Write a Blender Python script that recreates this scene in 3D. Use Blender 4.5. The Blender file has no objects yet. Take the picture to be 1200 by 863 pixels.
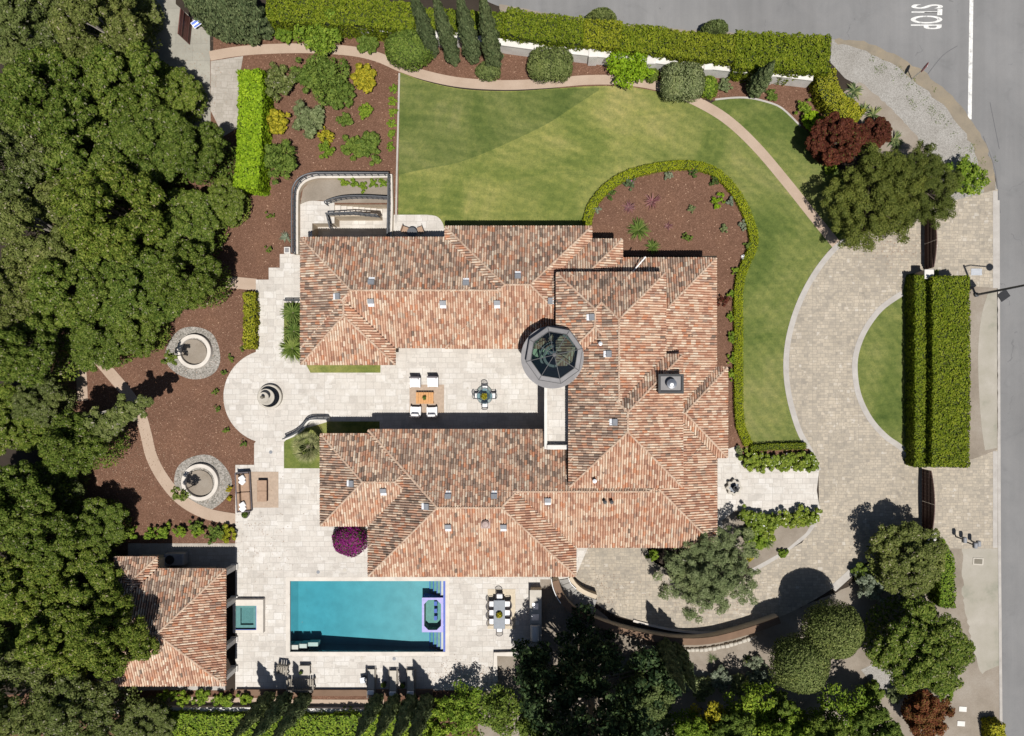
import bpy, bmesh, math, random
import numpy as np
from mathutils import Vector, Matrix
from mathutils.geometry import tessellate_polygon
random.seed(7); RNG = np.random.default_rng(11)
SC = bpy.context.scene; COL = SC.collection
H = 54.0; S = 0.065; R = math.radians; NX, NY = 645.0, 445.0   # NX, NY: the photo pixel straight below the camera
# survey: a photo pixel at height h above the ground -> metres (the picture is a straight-down view from H)
def W(px, py, h=0.0):
    k = S * (1 - h / H); return ((NX - 600) * S + (px - NX) * k, (431.5 - NY) * S + (NY - py) * k)
def W3(px, py, h=0.0):
    x, y = W(px, py, h); return (x, y, h)

# ------------------------------------------------------------------ materials
class N:
    def __init__(s, name):
        s.m = bpy.data.materials.new(name); s.m.use_nodes = True
        s.t = s.m.node_tree; s.b = s.t.nodes['Principled BSDF']; s.out = s.t.nodes['Material Output']
        s.tc = None
    def n(s, typ, **kw):
        o = s.t.nodes.new(typ)
        for k, v in kw.items():
            if k in o.inputs: o.inputs[k].default_value = v
            else: setattr(o, k, v)
        return o
    def l(s, a, b): s.t.links.new(a, b)
    def co(s, kind='Object'):
        if s.tc is None: s.tc = s.n('ShaderNodeTexCoord')
        return s.tc.outputs[kind]
    def noise(s, scale, detail=4, rough=.6, vec=None, dist=0):
        o = s.n('ShaderNodeTexNoise', Scale=scale, Detail=detail, Roughness=rough, Distortion=dist)
        s.l(vec if vec is not None else s.co(), o.inputs['Vector']); return o.outputs['Fac']
    def ramp(s, fac, stops, interp='LINEAR'):
        o = s.n('ShaderNodeValToRGB'); r = o.color_ramp; r.interpolation = interp
        while len(r.elements) < len(stops): r.elements.new(1)
        for e, (p, c) in zip(r.elements, stops):
            e.position = p; e.color = (*c, 1) if len(c) == 3 else c
        s.l(fac, o.inputs['Fac']); return o.outputs['Color']
    def mix(s, fac, a, b, typ='MIX'):
        o = s.n('ShaderNodeMix', data_type='RGBA', blend_type=typ)
        for i, v in ((0, fac), (6, a), (7, b)):
            if hasattr(v, 'links'): s.l(v, o.inputs[i])
            else: o.inputs[i].default_value = v if i == 0 else (*v, 1)
        return o.outputs[2]
    def math(s, op, a, b=0.0):
        o = s.n('ShaderNodeMath', operation=op)
        for i, v in ((0, a), (1, b)):
            if hasattr(v, 'links'): s.l(v, o.inputs[i])
            else: o.inputs[i].default_value = v
        return o.outputs[0]
    def bump(s, h, strength=.4, dist=.05):
        o = s.n('ShaderNodeBump', Strength=strength, Distance=dist); s.l(h, o.inputs['Height'])
        s.l(o.outputs['Normal'], s.b.inputs['Normal'])
    def done(s, color, rough=.85, spec=.25, metal=0):
        if hasattr(color, 'links'): s.l(color, s.b.inputs['Base Color'])
        else: s.b.inputs['Base Color'].default_value = (*color, 1)
        s.b.inputs['Roughness'].default_value = rough; s.b.inputs['Specular IOR Level'].default_value = spec
        s.b.inputs['Metallic'].default_value = metal
        return s.m
def mul(c, k): return tuple(min(1, x * k) for x in c)
def plain(name, c, rough=.7, var=.18, scale=6, metal=0, spec=.3, bump=0):
    n = N(name); f = n.noise(scale)
    c2 = n.ramp(f, [(.3, mul(c, 1 - var)), (.7, mul(c, 1 + var))])
    if bump: n.bump(n.noise(scale * 6), bump, .02)
    return n.done(c2, rough, spec, metal)
M = {}
def ground_mats():
    n = N('soil'); f = n.noise(.5, 6); g = n.noise(14, 5)
    c = n.mix(g, n.ramp(f, [(.3, (.028, .020, .014)), (.7, (.055, .042, .03))]), (.018, .013, .010)); n.bump(g, .6); M['soil'] = n.done(c)
    n = N('dusty_earth'); f = n.noise(.35, 6, .65); g = n.noise(9, 6, .7)
    c = n.mix(n.math('MULTIPLY', g, .7), n.ramp(f, [(.3, (.17, .145, .115)), (.5, (.26, .225, .185)), (.72, (.33, .30, .26))]), (.14, .115, .09)); n.bump(g, .5); M['dirt'] = n.done(c)
    # bark mulch: chips of random brown, a few pale ones
    n = N('bark_mulch'); v = n.n('ShaderNodeTexVoronoi', Scale=17.0, Randomness=1.0); n.l(n.co(), v.inputs['Vector'])
    sx = n.n('ShaderNodeSeparateColor'); n.l(v.outputs['Color'], sx.inputs[0])
    c = n.ramp(sx.outputs[0], [(0, (.080, .043, .028)), (.40, (.100, .055, .037)), (.80, (.118, .066, .046)), (.95, (.14, .082, .058)), (.99, (.25, .17, .125))], 'CONSTANT')
    f = n.noise(.45, 5, .65); c = n.mix(.8, c, n.ramp(f, [(.28, (.78, .74, .72)), (.5, (.95, .93, .92)), (.75, (1.15, 1.12, 1.08))]), 'MULTIPLY'); n.bump(v.outputs['Distance'], .45, .04); c = n.mix(1.0, c, (1.34, 1.30, 1.24), 'MULTIPLY'); M['mulch'] = n.done(c)
    # mown turf
    for nm, k, sc in (('turf', (1, 1, 1), 1.0), ('turf_mown_across', (.66, .73, .76), 1.0)):
        n = N(nm); f = n.noise(.16, 7, .62, dist=.6); g = n.noise(2.2, 6, .75); h = n.noise(30, 3, .7)
        mp = n.n('ShaderNodeMapping'); n.l(n.co(), mp.inputs['Vector']); mp.inputs['Rotation'].default_value = (0, 0, R(-22)); mp.inputs['Scale'].default_value = (.22, 1.6, 1)
        st = n.noise(1.0, 5, .65, mp.outputs['Vector'], 1.2)
        c = n.ramp(f, [(.30, (.078, .108, .026)), (.44, (.112, .140, .036)), (.56, (.165, .180, .054)), (.70, (.235, .222, .085))])
        c = n.mix(.75, c, n.ramp(g, [(.3, (.58, .66, .60)), (.5, (.92, .93, .90)), (.70, (1.25, 1.15, 1.05))]), 'MULTIPLY')
        c = n.mix(.45, c, n.ramp(st, [(.35, (.62, .72, .6)), (.65, (1.12, 1.08, 1.0))]), 'MULTIPLY')
        wv = n.n('ShaderNodeTexWave', wave_type='RINGS', rings_direction='SPHERICAL', Scale=.42, Distortion=3.5, Detail=2.0); wv.inputs['Detail Scale'].default_value = .35; wm = n.n('ShaderNodeMapping'); n.l(n.co(), wm.inputs['Vector']); wm.inputs['Location'].default_value = (14, 26, 0); n.l(wm.outputs[0], wv.inputs['Vector'])
        c = n.mix(.8, c, n.ramp(wv.outputs['Fac'], [(.2, (.90, .92, .90)), (.8, (1.06, 1.05, 1.04))]), 'MULTIPLY')
        c = n.mix(.6, c, n.ramp(h, [(.3, (.5, .5, .5)), (.65, (1.1, 1.1, 1.1))]), 'MULTIPLY')
        fx = n.n('ShaderNodeSeparateXYZ'); n.l(n.co(), fx.inputs[0]); mr = n.n('ShaderNodeMapRange'); n.l(n.math('ADD', fx.outputs[0], n.math('MULTIPLY', n.math('SUBTRACT', n.noise(.3, 3), .5), 9.0)), mr.inputs[0]); mr.inputs[1].default_value = 8.0; mr.inputs[2].default_value = 20.0
        sp = n.noise(5.5, 5, .8, dist=1.5); c = n.mix(.55, c, n.ramp(sp, [(.34, (.62, .68, .62)), (.5, (1, 1, 1)), (.66, (1.32, 1.22, 1.15))]), 'MULTIPLY')
        c = n.mix(mr.outputs[0], n.mix(1.0, c, tuple(x * q for x, q in zip(k, (1.36, 1.29, 1.38))), 'MULTIPLY'), n.mix(1.0, c, tuple(x * q for x, q in zip(k, (.98, 1.02, 1.10))), 'MULTIPLY')); n.bump(h, .6, .04); M[nm] = n.done(c, .9, .1)
    # stone paving: bricks of random tint, two courses mixed
    def paving(nm, bw, rh, stops, mortar, stain, ms=.02, ofs=.5, sq=1.6, sf=3):
        n = N(nm); b = n.n('ShaderNodeTexBrick', offset=ofs, offset_frequency=2, squash=sq, squash_frequency=sf)
        for k, v in (('Scale', 1.0), ('Brick Width', bw), ('Row Height', rh), ('Mortar Size', ms), ('Mortar Smooth', .2), ('Bias', 0.0)): b.inputs[k].default_value = v
        b.inputs['Color1'].default_value = (0, 0, 0, 1); b.inputs['Color2'].default_value = (1, 1, 1, 1); b.inputs['Mortar'].default_value = (.5, .5, .5, 1)
        n.l(n.co(), b.inputs['Vector'])
        b2 = n.n('ShaderNodeTexBrick', offset=.41, offset_frequency=2, squash=1.25, squash_frequency=2); vm = n.n('ShaderNodeTexVoronoi', Scale=.30 / rh, distance='CHEBYCHEV', Randomness=.9); n.l(n.co(), vm.inputs['Vector'])
        for k, v in (('Scale', 1.0), ('Brick Width', rh * 1.55), ('Row Height', bw * .95), ('Mortar Size', ms), ('Mortar Smooth', .2), ('Bias', 0.0)): b2.inputs[k].default_value = v
        b2.inputs['Color1'].default_value = (0, 0, 0, 1); b2.inputs['Color2'].default_value = (1, 1, 1, 1); b2.inputs['Mortar'].default_value = (.5, .5, .5, 1); n.l(n.co(), b2.inputs['Vector'])
        sv = n.n('ShaderNodeSeparateColor'); n.l(vm.outputs['Color'], sv.inputs[0]); sel = n.math('GREATER_THAN', sv.outputs[0], .55)
        bc = n.mix(sel, b.outputs['Color'], b2.outputs['Color']); fm = n.n('ShaderNodeMix', data_type='FLOAT'); n.l(sel, fm.inputs[0]); n.l(b.outputs['Fac'], fm.inputs[2]); n.l(b2.outputs['Fac'], fm.inputs[3]); fac = fm.outputs[0]
        # tint: random per brick blended with a coarser random so slabs of different size appear
        v = n.n('ShaderNodeTexVoronoi', Scale=.62 / rh, distance='CHEBYCHEV', Randomness=.8); n.l(n.co(), v.inputs['Vector'])
        sx = n.n('ShaderNodeSeparateColor'); n.l(v.outputs['Color'], sx.inputs[0])
        bw_ = n.n('ShaderNodeRGBToBW'); n.l(bc, bw_.inputs[0])
        f = n.math('ADD', n.math('MULTIPLY', bw_.outputs[0], .6), n.math('MULTIPLY', sx.outputs[1], .4))
        c = n.ramp(f, stops)
        c = n.mix(.8, c, n.ramp(n.noise(.35, 6, .62), [(.3, stain), (.6, (1, 1, 1)), (.8, (1.05, 1.04, 1.02))]), 'MULTIPLY')
        c = n.mix(.5, c, n.ramp(n.noise(9, 5, .7), [(.3, (.8, .79, .78)), (.65, (1.04, 1.04, 1.04))]), 'MULTIPLY')
        c = n.mix(.55, c, n.ramp(n.noise(1.3, 8, .72, dist=1.2), [(.30, (.72, .70, .67)), (.44, (.98, .98, .97)), (.7, (1.05, 1.05, 1.05))]), 'MULTIPLY')
        c = n.mix(fac, c, mortar); n.bump(fac, -.35, .02); M[nm] = n.done(c, .8, .2)
    paving('travertine', .56, .40, [(.1, (.43, .405, .375)), (.35, (.49, .46, .425)), (.6, (.51, .485, .45)), (.9, (.56, .54, .515))], (.34, .32, .295), (.84, .83, .82), .015)
    paving('driveway_pavers', .29, .205, [(.05, (.265, .238, .200)), (.3, (.318, .283, .233)), (.55, (.358, .315, .254)), (.8, (.402, .352, .282)), (1, (.44, .41, .365))], (.235, .21, .178), (.80, .80, .80), .016, .37, 1.5, 2)
    paving('grey_slabs', 1.6, 1.3, [(.2, (.27, .26, .225)), (.8, (.31, .30, .26))], (.2, .19, .17), (.8, .8, .8), .012)
    paving('garden_pavers', .5, .28, [(.1, (.30, .275, .24)), (.9, (.38, .35, .315))], (.24, .22, .19), (.85, .85, .85), .014)
    n = N('tan_concrete'); c = n.mix(.6, n.ramp(n.noise(.8, 6), [(.3, (.33, .25, .19)), (.7, (.385, .30, .235))]), n.ramp(n.noise(22, 4), [(.3, (.82, .82, .82)), (.7, (1.05, 1.05, 1.05))]), 'MULTIPLY'); M['path'] = n.done(c)
    n = N('kerb_concrete'); c = n.mix(.6, n.ramp(n.noise(1.2, 6), [(.3, (.31, .29, .27)), (.7, (.40, .38, .355))]), n.ramp(n.noise(22, 4), [(.3, (.82, .82, .82)), (.7, (1.05, 1.05, 1.05))]), 'MULTIPLY'); M['kerb'] = n.done(c)
    n = N('asphalt'); v = n.noise(60, 3, .8)
    mp = n.n('ShaderNodeMapping'); n.l(n.co(), mp.inputs['Vector']); mp.inputs['Scale'].default_value = (1.2, .05, 1)
    st = n.noise(1.0, 4, .55, mp.outputs['Vector'])
    c = n.ramp(n.noise(.12, 6, .6), [(.3, (.162, .162, .164)), (.7, (.20, .20, .202))])
    c = n.mix(.35, c, n.ramp(st, [(.35, (.8, .8, .8)), (.7, (1.12, 1.12, 1.12))]), 'MULTIPLY')
    c = n.mix(.5, c, n.ramp(v, [(.3, (.72, .72, .72)), (.7, (1.14, 1.14, 1.14))]), 'MULTIPLY'); vo = n.n('ShaderNodeTexVoronoi', feature='DISTANCE_TO_EDGE', Scale=.16); nz = n.n('ShaderNodeTexNoise', Scale=.8, Detail=6.0); n.l(n.co(), nz.inputs['Vector']); va = n.n('ShaderNodeVectorMath', operation='MULTIPLY_ADD'); n.l(nz.outputs['Color'], va.inputs[0]); va.inputs[1].default_value = (2.2, 2.2, 0); n.l(n.co(), va.inputs[2]); n.l(va.outputs[0], vo.inputs['Vector'])
    ck = n.math('MULTIPLY', n.math('LESS_THAN', vo.outputs['Distance'], .004), n.math('GREATER_THAN', n.noise(.22, 4), .56)); c = n.mix(n.math('MULTIPLY', ck, .5), c, (.10, .10, .105))
    c = n.mix(.8, c, n.ramp(n.noise(.5, 7, .7, dist=.8), [(.28, (.82, .82, .82)), (.42, (.97, .97, .97)), (.7, (1.07, 1.06, 1.05))]), 'MULTIPLY'); n.bump(v, .3, .01); M['asphalt'] = n.done(c, .9, .2)
    def pebbly(nm, sc, stops):
        n = N(nm); v = n.n('ShaderNodeTexVoronoi', Scale=sc); n.l(n.co(), v.inputs['Vector']); sx = n.n('ShaderNodeSeparateColor'); n.l(v.outputs['Color'], sx.inputs[0])
        c = n.ramp(sx.outputs[0], stops); c = n.mix(.7, c, n.ramp(n.noise(.6, 5), [(.3, (.75, .73, .7)), (.7, (1.06, 1.06, 1.06))]), 'MULTIPLY')
        n.bump(v.outputs['Distance'], -.8, .05); M[nm] = n.done(c)
    pebbly('gravel', 24, [(0, (.19, .18, .165)), (.5, (.26, .25, .235)), (1, (.33, .32, .30))])
    pebbly('river_stone', 13, [(0, (.13, .125, .11)), (.4, (.22, .205, .185)), (1, (.34, .32, .295))])
    n = N('packed_earth'); c = n.mix(n.math('MULTIPLY', n.noise(14, 5, .75), .6), n.ramp(n.noise(.5, 5, .6), [(.28, (.20, .21, .165)), (.42, (.30, .285, .24)), (.6, (.345, .325, .285)), (.75, (.40, .38, .335))]), (.21, .185, .15)); M['packed_earth'] = n.done(c)
    n = N('dry_straw'); c = n.mix(n.noise(6, 8, .85, dist=2), n.ramp(n.noise(.8, 6, .7), [(.3, (.16, .14, .11)), (.5, (.24, .205, .155)), (.62, (.27, .225, .16)), (.75, (.38, .295, .185))]), (.17, .145, .11)); M['straw'] = n.done(c)
    n = N('worn_paint'); c = n.ramp(n.noise(3, 8, .75), [(.34, (.24, .24, .24)), (.43, (.50, .50, .49)), (.62, (.66, .66, .64))]); M['paint'] = n.done(c)
ground_mats()
def stucco(nm, c): 
    n = N(nm); f = n.noise(1.2, 6); g = n.noise(25, 4); n.bump(g, .35, .02)
    M[nm] = n.done(n.mix(.5, n.ramp(f, [(.3, mul(c, .82)), (.7, mul(c, 1.06))]), n.ramp(g, [(.3, (.85, .85, .85)), (.7, (1, 1, 1))]), 'MULTIPLY'))
stucco('stucco', (.50, .42, .32)); stucco('white_plaster', (.62, .60, .57)); stucco('stone', (.44, .41, .36)); stucco('grey_plaster', (.27, .26, .245))
stucco('brown_cap', (.165, .105, .07)); stucco('pale_stone', (.56, .52, .47)); stucco('lead', (.23, .225, .23)); stucco('dark_stone', (.17, .155, .125))
for nm, c, ro, me in (('dark_wood', (.060, .026, .022), .6, 0), ('teak', (.46, .235, .09), .55, 0), ('grey_wood', (.24, .215, .18), .7, 0), ('iron', (.035, .037, .042), .5, .3), ('grey_iron', (.10, .105, .115), .5, .3),
                      ('white_cloth', (.74, .74, .75), .9, 0), ('tan_cloth', (.30, .205, .145), .9, 0), ('rug', (.34, .265, .205), .95, 0), ('jute', (.46, .40, .31), .95, 0), ('wicker', (.10, .09, .10), .7, 0), ('blue_tile', (.045, .085, .36), .3, 0), ('lilac_tile', (.30, .28, .55), .3, 0),
                      ('steel', (.55, .56, .58), .3, .9), ('slate_top', (.12, .14, .17), .4, 0), ('black_metal', (.02, .021, .024), .5, .2), ('terracotta', (.30, .13, .07), .8, 0), ('bark', (.14, .115, .085), .9, 0), ('pale_bark', (.30, .275, .24), .9, 0), ('rust_brown', (.13, .055, .045), .6, 0), ('sign_red', (.28, .03, .03), .5, 0), ('sign_blue', (.03, .10, .48), .5, 0), ('sign_white', (.75, .75, .75), .5, 0), ('grey_paint', (.19, .20, .22), .5, 0), ('pink_steel', (.32, .24, .22), .5, 0), ('spa_plaster', (.10, .22, .22), .6, 0), ('shelf_plaster', (.20, .27, .22), .7, 0), ('interior_green', (.40, .46, .33), .8, 0), ('zinc', (.40, .42, .45), .45, .4), ('seal', (.10, .10, .105), .8, 0), ('zinc_white', (.60, .62, .66), .6, 0)):
    M[nm] = plain(nm, c, ro, .12, 5, me)
def pool_plaster():
    n = N('pool_plaster'); c = n.ramp(n.noise(.9, 6, .6), [(.3, (.28, .335, .33)), (.7, (.35, .42, .41))]); M['pool_plaster'] = n.done(c, .8)
pool_plaster()
def water(nm, col, dens):
    n = N(nm); t = n.t; t.nodes.remove(n.b)
    tr = n.n('ShaderNodeBsdfTransparent'); gl = n.n('ShaderNodeBsdfGlossy', Roughness=.06); lw = n.n('ShaderNodeFresnel', IOR=1.33)
    bp = n.n('ShaderNodeBump', Strength=.25, Distance=.03); n.l(n.noise(2.2, 4, .55, dist=.6), bp.inputs['Height']); n.l(bp.outputs[0], gl.inputs['Normal']); n.l(bp.outputs[0], lw.inputs['Normal'])
    mx = n.n('ShaderNodeMixShader'); n.l(lw.outputs[0], mx.inputs[0]); n.l(tr.outputs[0], mx.inputs[1]); n.l(gl.outputs[0], mx.inputs[2]); n.l(mx.outputs[0], n.out.inputs['Surface'])
    va = n.n('ShaderNodeVolumeAbsorption', Density=dens); va.inputs['Color'].default_value = (*col, 1); n.l(va.outputs[0], n.out.inputs['Volume']); M[nm] = n.m
water('pool_water', (.06, .76, .88), .60); water('spa_water', (.25, .62, .68), .8)
def glass(nm, tint, rough, mixf):
    n = N(nm); n.t.nodes.remove(n.b)
    tr = n.n('ShaderNodeBsdfTransparent'); tr.inputs[0].default_value = (*tint, 1); gl = n.n('ShaderNodeBsdfGlossy', Roughness=rough); gl.inputs[0].default_value = (.7, .8, .85, 1)
    mx = n.n('ShaderNodeMixShader'); fr = n.n('ShaderNodeFresnel', IOR=1.6)
    n.l(n.math('ADD', fr.outputs[0], mixf), mx.inputs[0]); n.l(tr.outputs[0], mx.inputs[1]); n.l(gl.outputs[0], mx.inputs[2]); n.l(mx.outputs[0], n.out.inputs['Surface']); M[nm] = n.m
glass('dome_glass', (.52, .64, .62), .05, .06); glass('table_glass', (.75, .85, .86), .08, .10)
M['window_glass'] = plain('window_glass', (.02, .03, .035), .08, .1, 2, 0, .6)
def leafmat(nm, lo, mid, hi, trans=.14, rough=.55, odd=None, odd_at=.965):
    n = N(nm); g = n.n('ShaderNodeNewGeometry'); oi = n.n('ShaderNodeObjectInfo')
    r = g.outputs['Random Per Island']
    stops = [(0, lo), (.45, mid), (min(.93, odd_at - .02), hi)]
    if odd: stops += [(odd_at, hi), (odd_at + .01, odd)]
    c = n.ramp(r, stops)
    c = n.mix(.55, c, n.ramp(n.noise(.9, 3, .6), [(.32, (.62, .66, .60)), (.5, (.95, .95, .95)), (.7, (1.30, 1.22, 1.0))]), 'MULTIPLY')
    c = n.mix(.5, c, n.ramp(oi.outputs['Random'], [(0, (.72, .78, .80)), (.5, (1, 1, 1)), (1, (1.22, 1.12, .88))]), 'MULTIPLY')
    n.done(c, rough, .06)
    tl = n.n('ShaderNodeBsdfTranslucent'); n.l(n.mix(1.0, c, (1.25, 1.3, .7), 'MULTIPLY'), tl.inputs[0])
    mx = n.n('ShaderNodeMixShader'); mx.inputs[0].default_value = trans; n.l(n.b.outputs[0], mx.inputs[1]); n.l(tl.outputs[0], mx.inputs[2]); n.l(mx.outputs[0], n.out.inputs['Surface'])
    M[nm] = n.m
leafmat('oak_leaf', (.036, .066, .009), (.092, .134, .019), (.175, .208, .046), odd=(.27, .25, .17))
leafmat('greyoak_leaf', (.066, .088, .022), (.112, .140, .038), (.17, .19, .068), odd=(.28, .26, .2))
leafmat('cypress_leaf', (.075, .105, .046), (.12, .155, .068), (.165, .195, .09))
leafmat('hedge_leaf', (.062, .095, .006), (.115, .155, .010), (.19, .22, .022))
leafmat('yellowhedge_leaf', (.13, .15, .008), (.225, .235, .016), (.33, .31, .035))
leafmat('lime_leaf', (.095, .17, .008), (.17, .275, .012), (.25, .36, .022))
leafmat('bright_leaf', (.06, .11, .012), (.13, .205, .020), (.22, .29, .04))
leafmat('shrub_leaf', (.052, .090, .016), (.10, .15, .026), (.155, .205, .042))
leafmat('topiary_leaf', (.066, .092, .026), (.112, .145, .045), (.17, .20, .075))
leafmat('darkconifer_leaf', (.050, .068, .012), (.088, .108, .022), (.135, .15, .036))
leafmat('olive_leaf', (.085, .112, .044), (.145, .178, .076), (.22, .25, .125))
leafmat('midhedge_leaf', (.085, .112, .007), (.15, .178, .012), (.23, .245, .026))
leafmat('box_leaf', (.14, .18, .008), (.21, .25, .012), (.28, .30, .02))
leafmat('plum_leaf', (.042, .013, .010), (.080, .024, .017), (.125, .045, .026), odd=(.07, .09, .02))
leafmat('rust_leaf', (.10, .030, .018), (.15, .052, .028), (.16, .10, .035))
leafmat('gold_leaf', (.13, .14, .012), (.28, .25, .02), (.42, .35, .03))
leafmat('magenta_leaf', (.12, .012, .08), (.23, .018, .155), (.34, .04, .24), odd=(.07, .11, .025), odd_at=.80)
leafmat('grey_leaf', (.10, .13, .085), (.16, .19, .13), (.24, .27, .20))
leafmat('palm_leaf', (.05, .085, .018), (.10, .15, .03), (.17, .21, .06))
leafmat('pale_palm_leaf', (.11, .125, .05), (.19, .205, .085), (.30, .29, .15))
leafmat('cordyline_leaf', (.13, .05, .065), (.22, .10, .11), (.32, .18, .18))
leafmat('agave_leaf', (.06, .10, .04), (.13, .17, .07), (.26, .27, .12))
leafmat('flower_leaf', (.09, .14, .018), (.16, .22, .03), (.24, .29, .05), odd=(.75, .74, .70))
leafmat('rose_leaf', (.03, .055, .014), (.06, .10, .024), (.10, .14, .04), odd=(.55, .14, .09))
leafmat('lavender_leaf', (.05, .08, .04), (.09, .13, .06), (.13, .17, .09), odd=(.40, .12, .32))
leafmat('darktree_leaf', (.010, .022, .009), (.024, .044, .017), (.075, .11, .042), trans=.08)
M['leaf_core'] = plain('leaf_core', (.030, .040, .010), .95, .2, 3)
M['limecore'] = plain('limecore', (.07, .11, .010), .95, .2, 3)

# ------------------------------------------------------------------ mesh builder
class MB:
    def __init__(s): s.v = []; s.f = []; s.mi = []; s.np = []
    def add(s, vs, fs, mi=0):
        o = len(s.v); s.v += [tuple(v) for v in vs]; s.f += [tuple(o + i for i in f) for f in fs]; s.mi += [mi] * len(fs); return s
    def box(s, x0, y0, z0, x1, y1, z1, mi=0, mat=None):
        vs = [(x, y, z) for z in (z0, z1) for x, y in ((x0, y0), (x1, y0), (x1, y1), (x0, y1))]
        if mat is not None: vs = [tuple(mat @ Vector(v)) for v in vs]
        return s.add(vs, [(3, 2, 1, 0), (4, 5, 6, 7), (0, 1, 5, 4), (1, 2, 6, 5), (2, 3, 7, 6), (3, 0, 4, 7)], mi)
    def rbox(s, cx, cy, sx, sy, z0, z1, a=0, mi=0, b=.0):
        m = Matrix.Translation((cx, cy, 0)) @ Matrix.Rotation(a, 4, 'Z')
        if b:
            x, y = sx / 2, sy / 2; ring = lambda k: [(x - k, -y), (x, -y + k), (x, y - k), (x - k, y), (-x + k, y), (-x, y - k), (-x, -y + k), (-x + k, -y)]
            lv = [(b, z0, 0), (b, z1 - b, 0), (b, z1, b)]; vs = []
            for k, z, i in lv:
                for px, py in ring(k): vs.append(m @ Vector((px * (1 - i / x), py * (1 - i / y), z)))
            fs = [tuple(range(7, -1, -1)), tuple(range(16, 24))] + [(l * 8 + i, l * 8 + (i + 1) % 8, l * 8 + 8 + (i + 1) % 8, l * 8 + 8 + i) for l in (0, 1) for i in range(8)]
            return s.add(vs, fs, mi)
        return s.box(-sx / 2, -sy / 2, z0, sx / 2, sy / 2, z1, mi, m)
    def prism(s, poly, z0, z1, mi=0, cap=True, mi_top=None):
        n = len(poly); a = sum(poly[i][0] * poly[(i + 1) % n][1] - poly[(i + 1) % n][0] * poly[i][1] for i in range(n))
        if a < 0: poly = poly[::-1]
        vs = [(x, y, z0) for x, y in poly] + [(x, y, z1) for x, y in poly]
        s.add(vs, [(i, (i + 1) % n, n + (i + 1) % n, n + i) for i in range(n)], mi)
        if cap:
            tris = tessellate_polygon([[Vector((x, y, 0)) for x, y in poly]])
            def up(t): 
                (ax, ay), (bx, by), (cx, cy) = (poly[i] for i in t); return t if (bx - ax) * (cy - ay) - (by - ay) * (cx - ax) > 0 else t[::-1]
            s.add([(x, y, z1) for x, y in poly], [up(t) for t in tris], mi if mi_top is None else mi_top)
            s.add([(x, y, z0) for x, y in poly], [up(t)[::-1] for t in tris], mi)
        return s
    def tube(s, pts, rad, seg=7, mi=0, cap=True):
        pts = [Vector(p) for p in pts]; rad = rad if hasattr(rad, '__len__') else [rad] * len(pts); vs = []; u = None
        for i, p in enumerate(pts):
            t = (pts[min(i + 1, len(pts) - 1)] - pts[max(i - 1, 0)]).normalized()
            if u is None: u = t.orthogonal().normalized()
            else:
                u = u - t * u.dot(t); u = u.normalized() if u.length > 1e-6 else t.orthogonal().normalized()
            w = t.cross(u)
            vs += [p + (u * math.cos(2 * math.pi * k / seg) + w * math.sin(2 * math.pi * k / seg)) * rad[i] for k in range(seg)]
        fs = [(i * seg + k, i * seg + (k + 1) % seg, i * seg + seg + (k + 1) % seg, i * seg + seg + k) for i in range(len(pts) - 1) for k in range(seg)]
        if cap: fs += [tuple(range(seg - 1, -1, -1)), tuple(range((len(pts) - 1) * seg, len(pts) * seg))]
        return s.add(vs, fs, mi)
    def lathe(s, prof, seg=24, c=(0, 0, 0), mi=0, closed=False):
        vs = [(c[0] + r * math.cos(2 * math.pi * k / seg), c[1] + r * math.sin(2 * math.pi * k / seg), c[2] + z) for r, z in prof for k in range(seg)]
        m = len(prof); fs = [(i * seg + k, i * seg + (k + 1) % seg, ((i + 1) % m) * seg + (k + 1) % seg, ((i + 1) % m) * seg + k) for i in range(m if closed else m - 1) for k in range(seg)]
        return s.add(vs, fs, mi)
    def leaves(s, C, Nrm, size, mi=0, aspect=.5, up=None, rng=RNG):
        C = np.asarray(C, float); Nrm = np.asarray(Nrm, float); n = len(C)
        if n == 0: return s
        Nrm = Nrm / (np.linalg.norm(Nrm, axis=1, keepdims=True) + 1e-9)
        t = rng.normal(size=(n, 3)) if up is None else np.asarray(up, float) + rng.normal(size=(n, 3)) * .25
        t -= Nrm * (t * Nrm).sum(1, keepdims=True); t /= np.linalg.norm(t, axis=1, keepdims=True) + 1e-9
        b = np.cross(Nrm, t); sz = (np.ones(n) * size * rng.uniform(.65, 1.3, n))[:, None]
        V = np.stack([C - t * sz, C + b * sz * aspect, C + t * sz, C - b * sz * aspect], 1).reshape(-1, 3)
        s.np.append((V, mi)); return s
    def build(s, name, mats, parent=None, loc=None, smooth=False):
        mats = mats if isinstance(mats, (list, tuple)) else [mats]
        me = bpy.data.meshes.new(name)
        if s.np:
            vs = np.array(s.v, float).reshape(-1, 3); lens = [len(f) for f in s.f]; loops = [i for f in s.f for i in f]; mi = list(s.mi); o = len(vs); Vs = [vs]; L = [np.array(loops, int)]; ln = [np.array(lens, int)]; mm = [np.array(mi, int)]
            for V, m in s.np:
                Vs.append(V); L.append(np.arange(len(V)) + o); ln.append(np.full(len(V) // 4, 4)); mm.append(np.full(len(V) // 4, m)); o += len(V)
            V = np.concatenate(Vs); L = np.concatenate(L); ln = np.concatenate(ln); mm = np.concatenate(mm)
            me.vertices.add(len(V)); me.vertices.foreach_set('co', V.astype(np.float32).ravel()); me.loops.add(len(L)); me.loops.foreach_set('vertex_index', L.astype(np.int32))
            me.polygons.add(len(ln)); me.polygons.foreach_set('loop_start', np.concatenate([[0], np.cumsum(ln)[:-1]]).astype(np.int32)); me.polygons.foreach_set('loop_total', ln.astype(np.int32)); me.polygons.foreach_set('material_index', mm.astype(np.int32)); me.update(calc_edges=True)
        else:
            me.from_pydata(s.v, [], s.f); me.polygons.foreach_set('material_index', s.mi); me.update()
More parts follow.
